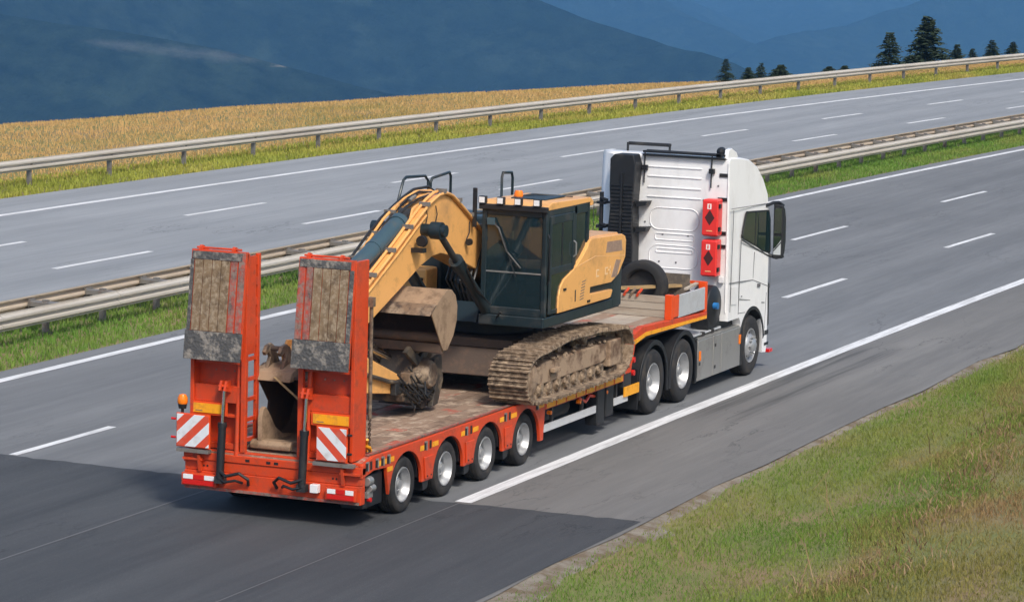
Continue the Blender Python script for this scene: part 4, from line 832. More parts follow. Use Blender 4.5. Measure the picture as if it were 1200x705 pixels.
# ribbed air intake stack
st = part('air_intake', MB().prism([(.34, 3.60), (.39, 3.76), (.72, 3.76), (.80, 3.68), (.80, 3.2), (.78, 2.9), (.82, 2.35), (.74, 1.3), (.34, 1.3), (.36, 2.4), (.38, 2.9)], 12.52, 12.845, 'x'), M['black'], cab, bevel=.02)
for z in np.arange(1.5, 3.26, .062):
    for y0, y1 in ((.385, .545), (.60, .77)): part('intake_rib', MB().box(12.50, 12.522, y0, y1, z, z+.032), M['black'], st)
part('intake_spine', MB().box(12.485, 12.525, .555, .59, 1.4, 3.45), M['black'], st)
for z in (2.98, 2.55): part('intake_bracket', MB().prism([(.34, z), (.15, z+.01), (.18, z-.06), (.34, z-.09)], 12.6, 12.84, 'x').tube([(12.56, .84, z), (12.6, .98, z+.03)], .025), M['black'], st)
part('exhaust_pipe', MB().tube([(12.66, .98, 2.2), (12.66, .98, 3.1)], .035, 10).box(12.6, 12.84, .9, 1.05, 2.5, 2.55).box(12.6, 12.84, .9, 1.05, 2.9, 2.94), M['black'], cab)
part('roof_bar', MB().box(12.84, 12.95, -1.10, .34, 3.785, 3.82).box(12.80, 12.86, -1.12, .33, 3.735, 3.765), M['black'], cab)
part('roof_frame', MB().rod((12.93, -1.05, 3.81), (12.93, .3, 3.815), .02).rod((13.4, 0.05, 3.88), (13.4, .8, 3.88), .03).rod((13.35, .8, 3.72), (13.35, .8, 3.9), .02).rod((13.35, .05, 3.72), (13.35, .05, 3.9), .02), M['black'], cab)
part('roof_side_wing', MB().prism([(12.86, 3.74), (12.90, 3.90), (13.05, 3.92), (13.30, 3.84), (13.4, 3.75)], -1.15, -1.08), M['white'], cab, bevel=.01)
part('roof_lamp', MB().lathe([(.001, .0), (.06, .02), (.075, .07), (.075, .12)], (12.92, -.98, 3.86), 'x', 14).box(12.84, 12.95, -1.03, -.95, 3.77, 3.83), M['black'], cab)
for y, z0 in ((-.88, 3.26), (.30, 3.28)):
    part('wall_rod', MB().rod((12.83, y, z0), (12.84, y, 3.80), .012, 8).box(12.78, 12.85, y-.06, y+.03, 3.5, 3.58), M['black'], cab)
for z in (3.48, 3.08, 2.52, 2.3): part('vent_slot', MB().box(12.845, 12.858, -1.16, -1.02 if z > 3.2 else -1.0, z-.03, z+.03), M['black'], cab)
# extinguisher boxes
for z0 in (2.485, 1.815):
    eb = part('extinguisher_box', MB().box(12.60, 12.84, -1.10, -.83, z0, z0+.61), M['extred'], cab, bevel=.03, seg=3)
    part('box_lid', MB().box(12.575, 12.598, -1.095, -.835, z0+.02, z0+.59), M['extred'], eb, bevel=.01)
    yc, zc = -.965, z0+.31
    part('diamond_mark', MB().prism([(yc, zc+.13), (yc+.085, zc), (yc, zc-.13), (yc-.085, zc)], 12.572, 12.5745, 'x'), M['diamond'], eb)
    part('flame_symbol', MB().prism([(yc+.045, z0+.54), (yc-.025, z0+.54), (yc-.025, z0+.45), (yc+.045, z0+.45)], 12.572, 12.5745, 'x'), M['print'], eb)
    part('flame_symbol', MB().prism([(yc+.02, z0+.525), (yc+.0, z0+.53), (yc+.0, z0+.465), (yc+.02, z0+.465)], 12.570, 12.5718, 'x'), M['extred'], eb)
    part('print_line', MB().box(12.572, 12.5745, yc-.05, yc+.05, z0+.085, z0+.10), M['decal'], eb)
    for z in (z0+.12, z0+.5): part('box_catch', MB().box(12.62, 12.70, -1.125, -1.098, z-.035, z+.035), M['black'], eb)
part('black_tank', MB().lathe([(.001, -.02), (.30, 0), (.34, .03), (.34, .30), (.30, .33), (.001, .34)], (12.42, -1.17, 1.36), 'y', 30).box(12.15, 12.72, -1.15, -.84, 1.0, 1.35), M['black'], K, bevel=.01)
part('blue_cap', MB().rod((12.30, -1.18, 1.38), (12.30, -1.26, 1.38), .055, 16), M['bluecap'], K)
part('cable_coil', MB().tube([(12.6+.05*math.cos(t*1.2), -.2+.25*t/6, 1.3+.12*math.sin(t*1.2)-.03*t) for t in np.arange(0, 30, .5)], .012, 5), M['red'], K)
part('wall_socket', MB().box(12.79, 12.85, -1.16, -1.08, 1.70, 1.80), M['whitelens'], K, bevel=.006)
part('cab_under', MB().box(12.8, 15.0, -1.1, 1.1, .78, 1.10), M['darkmetal'], K)
# ------------------------------------------------------------------ excavator
E = thing('crawler_excavator', (5.6, 0, .885), 'yellow and dark teal crawler excavator with muddy tracks on the trailer deck', 'excavator')
# tracks
loop = [(4.0, .925), (4.6, .915), (5.2, .912), (5.8, .912), (6.4, .912), (7.0, .915), (7.25, .925), (7.5, .98), (7.68, 1.12), (7.735, 1.30), (7.68, 1.46), (7.52, 1.575), (7.3, 1.61), (7.0, 1.615), (6.7, 1.64), (6.3, 1.675), (5.9, 1.67), (5.5, 1.69), (5.1, 1.69), (4.7, 1.65), (4.3, 1.61), (4.0, 1.60), (3.78, 1.555), (3.61, 1.44), (3.535, 1.28), (3.57, 1.12), (3.70, .99)]
def resample(P, n):
    P = np.array(P+[P[0]]); 
    # smooth closed curve by Chaikin
    Q = P[:-1]
    for _ in range(2):
        Rr = np.roll(Q, -1, 0); Q = np.stack([.75*Q+.25*Rr, .25*Q+.75*Rr], 1).reshape(-1, 2)
    Q = np.vstack([Q, Q[:1]]); L = np.concatenate([[0], np.cumsum(np.linalg.norm(np.diff(Q, axis=0), axis=1))]); s = np.linspace(0, L[-1], n+1)[:-1]
    X = np.interp(s, L, Q[:, 0]); Z = np.interp(s, L, Q[:, 1]); e = .03
    X2 = np.interp((s+e) % L[-1], L, Q[:, 0]); Z2 = np.interp((s+e) % L[-1], L, Q[:, 1]); X1 = np.interp((s-e) % L[-1], L, Q[:, 0]); Z1 = np.interp((s-e) % L[-1], L, Q[:, 1])
    return X, Z, np.arctan2(Z2-Z1, X2-X1), L[-1]
NSH = 50
X, Z, A, LEN = resample(loop, NSH); pit = LEN/NSH
# shoe: local x along travel, local -z outward (bottom run)
sh_ = MB().box(-pit*.54, pit*.44, -.30, .30, -.008, .014)
for dx, hgt in ((-pit*.50, .040), (-pit*.10, .026), (pit*.24, .026)): sh_.prism([(dx-.014, -.008), (dx+.014, -.008), (dx+.008, -.008-hgt), (dx-.008, -.008-hgt)], -.298, .298)
sh_.box(-pit*.46, pit*.40, -.15, -.11, .014, .08).box(-pit*.46, pit*.40, .11, .15, .014, .08)
shoe_me = sh_.mesh('track_shoe', 0)
for s in (-1, 1):
    yc = s*1.2
    tr = part('track_frame', MB().prism([(4.14, 1.16), (4.16, 1.38), (4.5, 1.44), (6.85, 1.44), (6.92, 1.38), (6.92, 1.18), (6.7, 1.14), (4.3, 1.12)], s*.98, s*1.38), M['mudlight'], E, bevel=.03)
    for i in range(NSH):
        o = inst('track_shoe', shoe_me, M['mud'], tr, (X[i], yc, Z[i]), (0, -A[i]+random.uniform(-.02, .02), 0))
    part('idler_cap', MB().lathe([(.001, -.01), (.19, -.005), (.225, .01), (.235, .03), (.235, .28), (.20, .32), (.001, .32)] if s < 0 else [(.001, 0), (.2, 0), (.235, .04), (.235, .29), (.225, .31), (.19, .325), (.001, .33)], (3.85, -1.44 if s < 0 else 1.11, 1.26), 'y', 28), M['mudlight'], tr)
    part('idler_wheel', MB().lathe([(.001, 0), (.25, 0), (.30, .02), (.30, .18), (.25, .2), (.001, .2)], (3.85, s*1.2-.1, 1.26), 'y', 28), M['bucketdark'], tr)
    part('final_drive', MB().box(6.90, 7.36, min(s*1.05, s*1.44), max(s*1.05, s*1.44), 1.06, 1.46), M['mudlight'], tr, bevel=.03)
    sp = MB().lathe([(.001, 0), (.27, 0), (.27, .1), (.001, .1)], (7.38, s*1.2-.05, 1.28), 'y', 24)
    for k in range(14):
        a = 2*math.pi*k/14; sp.prism([(7.38+.26*math.cos(a-.11), 1.28+.26*math.sin(a-.11)), (7.38+.26*math.cos(a+.11), 1.28+.26*math.sin(a+.11)), (7.38+.32*math.cos(a), 1.28+.32*math.sin(a))], s*1.2-.04, s*1.2+.04)
    part('sprocket', sp, M['mud'], tr)
    for k in range(8):
        x = 4.32+k*.335; part('bottom_roller', MB().lathe([(.001, -.17), (.07, -.17), (.10, -.13), (.10, -.06), (.07, -.05), (.07, .05), (.10, .06), (.10, .13), (.07, .17), (.001, .17)], (x, s*1.22, 1.045), 'y', 14).box(x-.05, x+.05, s*1.385-.02, s*1.385+.02, 1.02, 1.14), M['mud'], tr)
    for x in (5.02, 6.05): part('top_roller', MB().lathe([(.001, -.15), (.07, -.15), (.075, -.05), (.05, 0), (.075, .05), (.07, .15), (.001, .15)], (x, s*1.22, 1.575), 'y', 14).box(x-.05, x+.05, s*1.18-.04, s*1.18+.04, 1.42, 1.56), M['mud'], tr)
    part('step_block', MB().box(4.62, 4.86, s*1.43-.04, s*1.43+.04, 1.27, 1.33), M['mudlight'], tr, bevel=.01)
    r_m = random.Random(5+s)
    cl = MB()
    for k in range(90):
        x, y = r_m.uniform(4.1, 6.8), s*r_m.uniform(1.0, 1.42); q = r_m.uniform(.015, .05); zt = 1.46 if r_m.random() < .6 else 1.06
        cl.lathe([(.001, -q*.6), (q, -.1*q), (q*.7, q*.5), (.001, q*.7)], (x, y, zt), 'z', 6)
    o = part('mud_clods', cl, M['mud'], tr); o['kind'] = 'stuff'
part('car_body', MB().prism([(4.5, 1.15), (4.7, 1.52), (6.5, 1.52), (6.7, 1.15)], -1.0, 1.0).box(4.75, 6.4, -.75, .75, 1.52, 1.66), M['bucketdark'], E, bevel=.02)  # shade between the tracks put into the colour by using darker steel
part('swing_ring', MB().lathe([(.001, 1.66), (.62, 1.66), (.66, 1.70), (.66, 1.88), (.001, 1.88)], (5.65, 0, 0), 'z', 40), M['darkmetal'], E)
# upper structure
part('house_frame', MB().box(4.42, 6.3, -1.35, -.34, 1.91, 2.065).box(5.0, 7.5, -1.335, 1.34, 1.90, 2.06).box(4.55, 6.3, .42, 1.34, 1.91, 2.065), M['teal'], E, bevel=.02)
cw = [(7.18, -1.34), (7.52, -1.345), (7.68, -1.28), (7.78, -1.1), (7.84, 0), (7.78, 1.1), (7.68, 1.28), (7.52, 1.345), (7.18, 1.34)]
part('counterweight', MB().prism(cw, 1.92, 2.94, 'z').prism([(x-.02 if x > 7.3 else x, y*.985) for x, y in cw], 2.94, 3.0, 'z', [(x-.09 if x > 7.3 else x, y*.94) for x, y in cw]), M['teal'], E, bevel=.03, seg=3)
part('engine_bay', MB().box(6.14, 7.18, -1.33, 1.33, 2.065, 2.96), M['teal'], E, bevel=.02)
part('side_bay', MB().box(4.88, 6.13, -1.33, -.36, 2.07, 2.30), M['teal'], E)
yp = [(4.885, 2.085), (4.90, 2.32), (4.97, 2.47), (5.10, 2.56), (5.35, 2.63), (5.55, 2.70), (5.80, 2.82), (6.0, 2.95), (6.06, 3.02), (6.16, 3.05), (7.40, 3.01), (7.53, 2.97), (7.58, 2.90), (7.56, 2.65), (7.30, 2.42), (7.0, 2.32), (6.14, 2.335), (6.12, 2.235), (7.03, 2.215), (7.07, 2.20), (6.99, 2.10), (6.9, 2.09)]
pan = part('side_panel', MB().prism(yp, -1.385, -1.30), M['yellow'], E, bevel=.012)
part('hood', MB().prism([(6.14, 2.965), (7.50, 2.965), (7.42, 3.03), (6.2, 3.06)], -1.30, 1.33), M['yellow'], E, bevel=.015)
part('panel_crease', MB().prism([(5.6, 2.70), (6.3, 2.78), (7.54, 2.68), (7.54, 2.672), (6.3, 2.772), (5.6, 2.692)], -1.3890, -1.3840), M['decal'], pan)
part('vent_mesh', MB().prism([(6.78, 2.945), (7.37, 2.925), (7.42, 2.76), (6.73, 2.785)], -1.3880, -1.3840), M['meshpanel'], pan)
part('vent_mesh', MB().prism([(7.16, 2.645), (7.36, 2.625), (7.20, 2.385), (6.97, 2.40)], -1.3880, -1.3840), M['meshpanel'], pan)
for k in range(7):
    z = 2.19+.042*k; part('louvre', MB().prism([(5.72+.012*k, z), (5.86+.012*k, z+.012), (5.86+.012*k, z+.022), (5.72+.012*k, z+.01)], -1.3900, -1.3840), M['seam'], pan)
part('louvre', MB().prism([(5.52, 2.19), (5.555, 2.19), (5.555, 2.36), (5.52, 2.355)], -1.3890, -1.3840), M['teal'], pan)
for x, z in ((5.10, 2.41), (6.06, 2.14)): part('panel_latch', MB().box(x-.04, x+.06, -1.398, -1.384, z-.016, z+.016), M['black'], pan)
# faded marks on the flank
for x in (6.36, 6.72):
    part('faded_mark', MB().box(x, x+.02, -1.3880, -1.3845, 2.46, 2.57).box(x+.02, x+.11, -1.3880, -1.3845, 2.55, 2.57).box(x+.02, x+.11, -1.3880, -1.3845, 2.46, 2.48), M['fade'], pan)
part('faded_mark', MB().box(6.86, 6.94, -1.3880, -1.3845, 2.51, 2.53).box(6.92, 6.94, -1.3880, -1.3845, 2.45, 2.58), M['fade'], pan)
part('air_scoop', MB().prism([(6.35, 2.98), (6.38, 3.16), (6.52, 3.22), (7.05, 3.20), (7.15, 3.10), (7.15, 2.98)], -.95, -.25), M['teal'], E, bevel=.03)
part('scoop_vent', MB().box(6.75, 6.98, -.957, -.951, 3.06, 3.15), M['meshpanel'], E)
part('engine_cover', MB().box(6.30, 7.2, -.2, 1.1, 3.05, 3.24), M['teal'], E, bevel=.04)
part('fuel_tank', MB().box(5.0, 6.13, .50, 1.33, 2.07, 2.98), M['teal'], E, bevel=.04)
part('tool_box', MB().box(4.58, 4.99, .55, 1.33, 2.07, 2.62), M['yellow'], E, bevel=.03)
part('tank_steps', MB().box(4.5, 4.58, .6, 1.1, 2.2, 2.24).box(4.5, 4.58, .6, 1.1, 2.45, 2.49), M['black'], E)
part('boom_bracket', MB().prism([(5.0, 2.05), (6.0, 2.05), (5.8, 2.5), (5.4, 2.72), (5.15, 2.5)], -.33, -.27).prism([(5.0, 2.05), (6.0, 2.05), (5.8, 2.5), (5.4, 2.72), (5.15, 2.5)], .27, .33).prism([(4.45, 1.93), (4.9, 1.93), (4.9, 2.15), (4.6, 2.2)], -.30, .30), M['teal'], E)
part('valve_block', MB().box(5.9, 6.13, -.32, .45, 2.1, 2.8).box(5.2, 5.6, -.2, .2, 1.95, 2.2), M['darkmetal'], E, bevel=.02)
def rail(pts, r=.022): return MB().tube(pts, r, 8)
part('handrail', rail([(4.96, 1.22, 2.98), (5.02, 1.22, 3.55), (5.18, 1.22, 3.82), (5.28, 1.22, 3.86), (5.95, 1.22, 3.83), (6.07, 1.22, 3.75), (6.10, 1.22, 2.97)]), M['teal'], E)
part('handrail', rail([(6.16, 1.22, 2.97), (6.16, 1.22, 3.72), (6.22, 1.22, 3.78), (6.85, 1.22, 3.82), (6.90, 1.22, 3.76), (6.90, 1.22, 2.97)]), M['teal'], E)
part('handrail', rail([(7.3, .55, 3.0), (7.3, .55, 3.75), (7.34, .55, 3.82), (7.68, .55, 3.80), (7.72, .55, 3.72), (7.72, .55, 2.98)]), M['teal'], E)
# operator cab
CX0, CX1, CY0, CY1, CZ0, CZ1 = 4.46, 6.13, -1.35, -.35, 2.068, 3.58
cb = part('operator_cab', MB().box(CX0, CX0+.07, CY0, CY0+.075, CZ0, CZ1).box(CX0, CX0+.07, CY1-.075, CY1, CZ0, CZ1)      # front pillars
          .box(5.52, 5.62, CY0, CY0+.06, CZ0, CZ1).box(CX1-.08, CX1, CY0, CY0+.08, CZ0, CZ1).box(CX1-.08, CX1, CY1-.08, CY1, CZ0, CZ1)
          .box(CX0+.07, CX1-.08, CY0, CY0+.06, CZ1-.13, CZ1).box(CX0+.07, CX1-.08, CY1-.06, CY1, CZ1-.13, CZ1)
          .box(CX0, CX0+.06, CY0+.075, CY1-.075, CZ1-.10, CZ1).box(CX0, CX0+.06, CY0+.075, CY1-.075, CZ0, CZ0+.11)
          .box(CX1-.05, CX1, CY0+.08, CY1-.08, CZ1-.12, CZ1).box(CX1-.05, CX1, CY0+.08, CY1-.08, CZ0, 2.9), M['teal'], E, bevel=.012)
part('cab_floor', MB().box(CX0+.06, CX1-.05, CY0+.06, CY1-.06, CZ0, CZ0+.05), M['interior'], cb)
part('inner_side', MB().box(CX0+.3, CX1-.08, CY1-.06, CY1-.01, CZ0+.05, 2.75), M['teal'], cb)
part('front_window', MB().box(CX0+.02, CX0+.028, CY0+.076, CY1-.076, CZ0+.62, CZ1-.101), M['glass'], cb)
part('lower_window', MB().box(CX0+.02, CX0+.028, CY0+.076, CY1-.076, CZ0+.111, CZ0+.60), M['glass'], cb)
part('window_bar', MB().box(CX0+.012, CX0+.035, CY0+.076, CY1-.076, CZ0+.60, CZ0+.62), M['alu'], cb)
for s_, nm in ((CY0, 'side_window'), (CY1, 'far_window')):
    yo = s_+(.02 if s_ == CY0 else -.028)
    part(nm, MB().box(5.62, CX1-.081, yo, yo+.008, 2.3, CZ1-.131), M['glass'], cb)
    if s_ == CY1: part(nm, MB().box(CX0+.071, 5.52, yo, yo+.008, 2.75, CZ1-.131), M['glass'], cb)
dr = part('cab_door', MB().box(4.55, 4.64, CY0-.02, CY0-.002, 2.10, 3.50).box(5.42, 5.50, CY0-.02, CY0-.002, 2.10, 3.50).box(4.64, 5.42, CY0-.02, CY0-.002, 3.38, 3.50).box(4.64, 5.42, CY0-.02, CY0-.002, 2.66, 2.76).box(4.64, 5.42, CY0-.02, CY0-.002, 2.10, 2.16), M['teal'], E, bevel=.01)
part('door_window', MB().box(4.64, 5.42, CY0-.012, CY0-.006, 2.76, 3.38), M['glass'], dr)
part('door_lower_window', MB().box(4.64, 5.42, CY0-.012, CY0-.006, 2.16, 2.66), M['glassdark'], dr)
part('door_divider', MB().box(5.02, 5.05, CY0-.018, CY0-.004, 2.76, 3.38), M['black'], dr)
part('door_handle', MB().tube([(5.46, CY0-.02, 2.85), (5.46, CY0-.06, 2.88), (5.46, CY0-.06, 3.05), (5.46, CY0-.02, 3.08)], .012, 6), M['alu'], dr)
part('grab_rail', MB().tube([(4.50, CY0-.01, 2.55), (4.47, CY0-.05, 2.6), (4.46, CY0-.05, 3.2), (4.50, CY0-.01, 3.25)], .013, 6), M['black'], cb)
rf_ = part('cab_roof', MB().prism([(4.47, 3.582), (4.47, 3.64), (4.62, 3.69), (6.12, 3.66), (6.24, 3.60), (6.24, 3.53), (6.14, 3.53), (6.14, 3.582)], -1.36, -.34), M['yellow'], E, bevel=.015)
part('roof_hatch', MB().box(4.95, 5.75, -1.12, -.58, 3.675, 3.70), M['teal'], rf_, bevel=.02)
part('visor_bar', MB().box(4.40, 4.475, -1.37, -.32, 3.56, 3.64), M['black'], rf_, bevel=.012)
for y in (-.38, -.66, -.93, -1.22):
    lp = part('work_lamp', MB().box(4.37, 4.45, y-.055, y+.055, 3.645, 3.75), M['black'], rf_, bevel=.01)
    part('lamp_lens', MB().box(4.364, 4.3695, y-.042, y+.042, 3.658, 3.738), M['whitelens'], lp)
part('roof_beacon', MB().lathe([(.001, .09), (.05, .085), (.065, .05), (.065, .0)], (5.15, -.62, 3.70), 'z', 16), M['amber'], rf_)
part('beacon_foot', MB().lathe([(.075, .0), (.075, -.03), (.001, -.03)], (5.15, -.62, 3.70), 'z', 16), M['amber'], rf_)
part('roof_cable', MB().tube([(5.2, -.62, 3.70), (5.45, -.75, 3.715), (5.6, -1.0, 3.70), (5.8, -1.2, 3.68)], .01, 5), M['hose'], rf_)
part('cab_mirror', MB().box(4.36, 4.40, -.30, -.24, 3.3, 3.86).rod((4.4, -.27, 3.5), (4.48, -.36, 3.5), .015), M['black'], E, bevel=.008)
part('wiper', MB().tube([(4.455, -.48, 3.42), (4.44, -.62, 3.30), (4.44, -.75, 2.98), (4.44, -.97, 2.75)], .016, 6).tube([(4.44, -.56, 3.4), (4.435, -.72, 3.1), (4.435, -.9, 2.62)], .009, 5), M['black'], cb)
part('wiper_motor', MB().box(4.42, 4.455, -.56, -.44, 3.34, 3.44), M['bluecap'] if False else M['steelcyl'], cb, bevel=.01)
part('driver_seat', MB().box(5.0, 5.5, -1.08, -.62, 2.5, 2.66).prism([(5.42, 2.6), (5.6, 2.62), (5.75, 3.2), (5.62, 3.22)], -1.06, -.64).box(5.6, 5.74, -.98, -.72, 3.2, 3.4).box(5.1, 5.45, -1.0, -.7, 2.1, 2.5), M['seat'], cb, bevel=.04)
part('console', MB().box(4.9, 5.4, -.58, -.45, 2.12, 2.72).box(4.9, 5.4, -1.27, -1.14, 2.12, 2.7), M['seat'], cb, bevel=.03)
for y in (-.80, -.92): part('travel_lever', MB().tube([(4.78, y, 2.12), (4.72, y, 2.5), (4.80, y, 2.85)], .012, 6).box(4.68, 4.86, y-.05, y+.05, 2.14, 2.17), M['hose'], cb)
for y in (-.52, -1.2): part('joystick', MB().tube([(4.95, y, 2.7), (4.92, y, 2.9)], [.02, .03], 8), M['hose'], cb)
part('front_grab', MB().tube([(4.44, -.62, 2.02), (4.36, -.68, 2.06), (4.34, -.72, 2.12)], .014, 6), M['black'], E)
# boom
bu = [(-.35, 2.26), (.95, 2.80), (1.86, 3.22), (2.53, 3.555), (2.92, 3.735), (3.20, 3.815), (3.43, 3.83), (3.64, 3.785), (3.97, 3.62), (4.77, 3.18), (5.52, 2.68), (5.62, 2.52)]
bl = [(5.56, 2.38), (5.42, 2.36), (4.94, 2.57), (4.27, 2.78), (3.75, 2.94), (3.37, 3.01), (3.10, 2.995), (2.71, 2.90), (2.0, 2.63), (.92, 2.24), (-.22, 1.86), (-.36, 1.90), (-.44, 2.08)]
bm_ = part('boom', MB().prism(bu+bl, -.20, .20), M['yellow'], E, bevel=.015)
part('boom_flange', MB().prism([(x, z+.002) for x, z in bu[1:-1]]+[(x, z+.014) for x, z in reversed(bu[1:-1])], -.22, .22), M['yellow'], bm_)
def topz(x): return float(np.interp(x, [p[0] for p in bu], [p[1] for p in bu]))
for yy, dz in ((-.235, .03), (-.15, .06)):
    part('hydraulic_pipe', MB().tube([(x, yy, topz(x)+dz) for x in (.4, .95, 1.86, 2.53, 2.92, 3.2, 3.45, 3.66, 3.97, 4.4, 4.77, 5.2)], .021, 8), M['yellow'], bm_)
part('hydraulic_pipe', MB().tube([(x, -.222, topz(x)-.09) for x in (.4, .95, 1.86, 2.53, 2.80)], .017, 8), M['yellow'], bm_)
part('hose', MB().tube([(x, -.10, topz(x)+.05+.02*math.sin(x*5)) for x in np.arange(.6, 2.7, .3)], .024, 7), M['hose'], bm_)
for x in (1.1, 1.7, 2.25, 2.8, 3.35, 3.9, 4.35, 4.7):
    part('pipe_clamp', MB().box(x-.03, x+.03, -.27, -.12, topz(x)+.04, topz(x)+.095), M['galvpost'], bm_)
for k, oy in enumerate((.15, .20, .24)):
    part('hose', MB().tube([(x, oy-.1*max(0, x-2.4), topz(x)+.06+.025*k+.03*math.sin(x*3+k)) for x in (.5, 1.0, 1.5, 1.9, 2.3, 2.6, 2.9, 3.2, 3.6, 4.0, 4.4)], .02, 7), M['hose'] if k != 1 else M['yellow'], bm_)
for x in (1.4, 2.0, 2.5): part('pipe_clamp', MB().box(x-.03, x+.03, .11, .27, topz(x)+.05, topz(x)+.13), M['galvpost'], bm_)
for k in range(5):
    part('hose', MB().tube([(2.3+.1*k, .02+.05*k, topz(2.3)+.12), (2.5+.1*k, .0+.03*k, topz(2.6)+.08+.01*k), (2.8+.08*k, -.06+.02*k, topz(2.9)+.07), (3.1, -.12, topz(3.1)+.06)], .014, 6), M['hose'], bm_)
    part('hose_fitting', MB().tube([(2.72+.13*k, .0+.04*k, topz(2.8)+.11), (2.80+.13*k, -.01+.04*k, topz(2.85)+.12)], .028, 7), M['galvpost'], bm_)
for x in (2.80, 3.13): part('thin_cable', MB().tube([(x, -.215, 3.70), (x+.02, -.23, 3.58), (x-.01, -.215, 3.43), (x-.04, -.215, 3.36)], .008, 5), M['hose'], bm_)
part('thin_cable', MB().tube([(4.33, -.215, 3.38), (4.30, -.23, 3.23), (4.23, -.215, 3.13)], .008, 5), M['hose'], bm_)
part('work_lamp', MB().lathe([(.001, .0), (.075, .0), (.085, .05), (.06, .10), (.001, .12)], (2.42, -.32, 3.27), 'x', 14).box(2.36, 2.48, -.38, -.2, 3.12, 3.18), M['black'], bm_)
part('work_lamp', MB().lathe([(.001, .0), (.05, .0), (.05, .05), (.001, .07)], (4.18, -.27, 3.10), 'x', 12), M['black'], bm_)
# pins and cylinders
part('boom_pin', MB().rod((2.73, -.56, 3.40), (2.73, .56, 3.40), .085, 18).rod((2.73, -.50, 3.40), (2.73, -.34, 3.40), .12, 18), M['teal'], bm_)
for s in (-1, 1):
    y = s*.43; a = Vector((2.73, y, 3.40)); b = Vector((4.62, y, 2.02)); mid = a+(b-a)*.36
    cyl = part('boom_cylinder', MB().rod(mid, b, .085, 18).rod(mid-(b-a)*.02, mid+(b-a)*.07, .105, 18), M['steelcyl'] if s > 0 else M['teal'], E)
    part('cylinder_rod', MB().rod(a, mid, .048, 14), M['darkmetal'], cyl)
    part('cylinder_hose', MB().tube([mid+Vector((0, -.1, .02)), mid+(b-a)*.3+Vector((-.06, -.1, -.02)), b+Vector((-.1, -.06, .15))], .018, 6), M['hose'], cyl)
a = Vector((2.60, -.01, 3.60)); b = Vector((-.48, -.01, 2.12)); mid = Vector((.55, -.01, 2.86))
a_c = part('arm_cylinder', MB().rod(a.lerp(mid, .10), mid, .12, 22).rod(a.lerp(mid, .10), a.lerp(mid, .15), .135, 22).rod(mid, mid.lerp(b, .08), .135, 22).rod(a.lerp(mid, .5), a.lerp(mid, .52), .128, 22), M['steelcyl'], E)
part('cylinder_eye', MB().rod(a, a.lerp(mid, .12), .07, 12).rod(a+Vector((0, -.09, 0)), a+Vector((0, .09, 0)), .10, 18), M['darkmetal'], a_c)
part('cylinder_rod', MB().rod(mid, b, .055, 14), M['chrome'], a_c)
br = [(2.40, 3.47), (2.85, 3.68), (2.74, 3.70), (2.64, 3.74), (2.52, 3.70)]
for yb in (-.15, .12): part('cylinder_bracket', MB().prism(br, yb, yb+.03), M['yellow'], a_c)
# stick folded under the boom
stp = [(-.62, 2.05), (-.45, 2.16), (-.2, 2.16), (.3, 2.06), (1.18, 1.78), (2.36, 1.36), (2.46, 1.25), (2.40, 1.16), (1.06, 1.34), (.2, 1.58), (-.3, 1.78), (-.52, 1.84)]
sk = part('stick', MB().prism(stp, -.21, .21), M['yellow'], E, bevel=.015)
part('stick_pin', MB().rod((-.28, -.32, 2.06), (-.28, .32, 2.06), .09, 16), M['darkmetal'], sk)
part('stick_end_plate', MB().prism([(-.64, 2.06), (-.5, 2.22), (-.3, 2.2), (-.35, 1.80), (-.55, 1.72)], .22, .25).prism([(-.64, 2.06), (-.5, 2.22), (-.3, 2.2), (-.35, 1.80), (-.55, 1.72)], -.25, -.22), M['yellow'], sk)
bc0, bc1 = Vector((.2, 0, 2.32)), Vector((2.15, 0, 1.68))
part('bucket_cylinder', MB().rod(bc0, bc0+(bc1-bc0)*.6, .08, 16), M['teal'], sk); part('cylinder_rod', MB().rod(bc0+(bc1-bc0)*.6, bc1, .045, 12), M['chrome'], sk)
# tiltrotator and linkage hanging at the stick's end
lk = part('linkage', MB().prism([(2.05, 1.78), (2.2, 1.85), (2.75, 1.55), (2.66, 1.42)], -.30, -.24).prism([(2.05, 1.78), (2.2, 1.85), (2.75, 1.55), (2.66, 1.42)], .24, .30).prism([(2.3, 1.30), (2.5, 1.40), (2.62, 1.75), (2.45, 1.80)], -.24, .24), M['coupler'], E, bevel=.01)
part('tilt_rotator', MB().prism([(2.38, 1.0), (2.75, .98), (3.0, 1.2), (3.05, 1.60), (2.80, 1.74), (2.55, 1.60)], -.26, .26).lathe([(.001, 1.70), (.25, 1.70), (.27, 1.74), (.27, 1.82), (.001, 1.82)], (2.72, 0, 0), 'z', 24).box(2.5, 2.62, -.36, -.26, .95, 1.4), M['coupler'], lk, bevel=.02)
part('tilt_cylinder', MB().rod((2.62, -.33, 1.62), (2.80, -.33, 1.02), .06, 14).rod((2.3, -.33, 1.42), (2.62, -.34, 1.46), .05, 12).rod((2.95, -.30, 1.62), (2.8, -.30, 1.5), .08, 12), M['bucket'], lk)
part('coupler_block', MB().box(2.45, 3.0, -.30, .30, 1.72, 1.84).box(2.3, 2.5, -.34, -.1, 1.15, 1.3).box(1.95, 2.3, -.32, -.2, 1.12, 1.26), M['bucket'], lk, bevel=.02)
part('rotator_body', MB().lathe([(.001, -.46), (.17, -.46), (.20, -.40), (.20, -.2), (.14, -.15), (.14, .3), (.001, .3)], (2.62, 0, 1.42), 'y', 20).box(2.05, 2.42, -.36, -.22, 1.34, 1.50), M['bucket'], lk, bevel=.015)
part('rotator_arm', MB().prism([(2.70, 1.62), (2.95, 1.66), (3.02, 1.3), (2.86, .98), (2.66, .96), (2.78, 1.25)], -.44, -.36), M['coupler'], lk, bevel=.012)
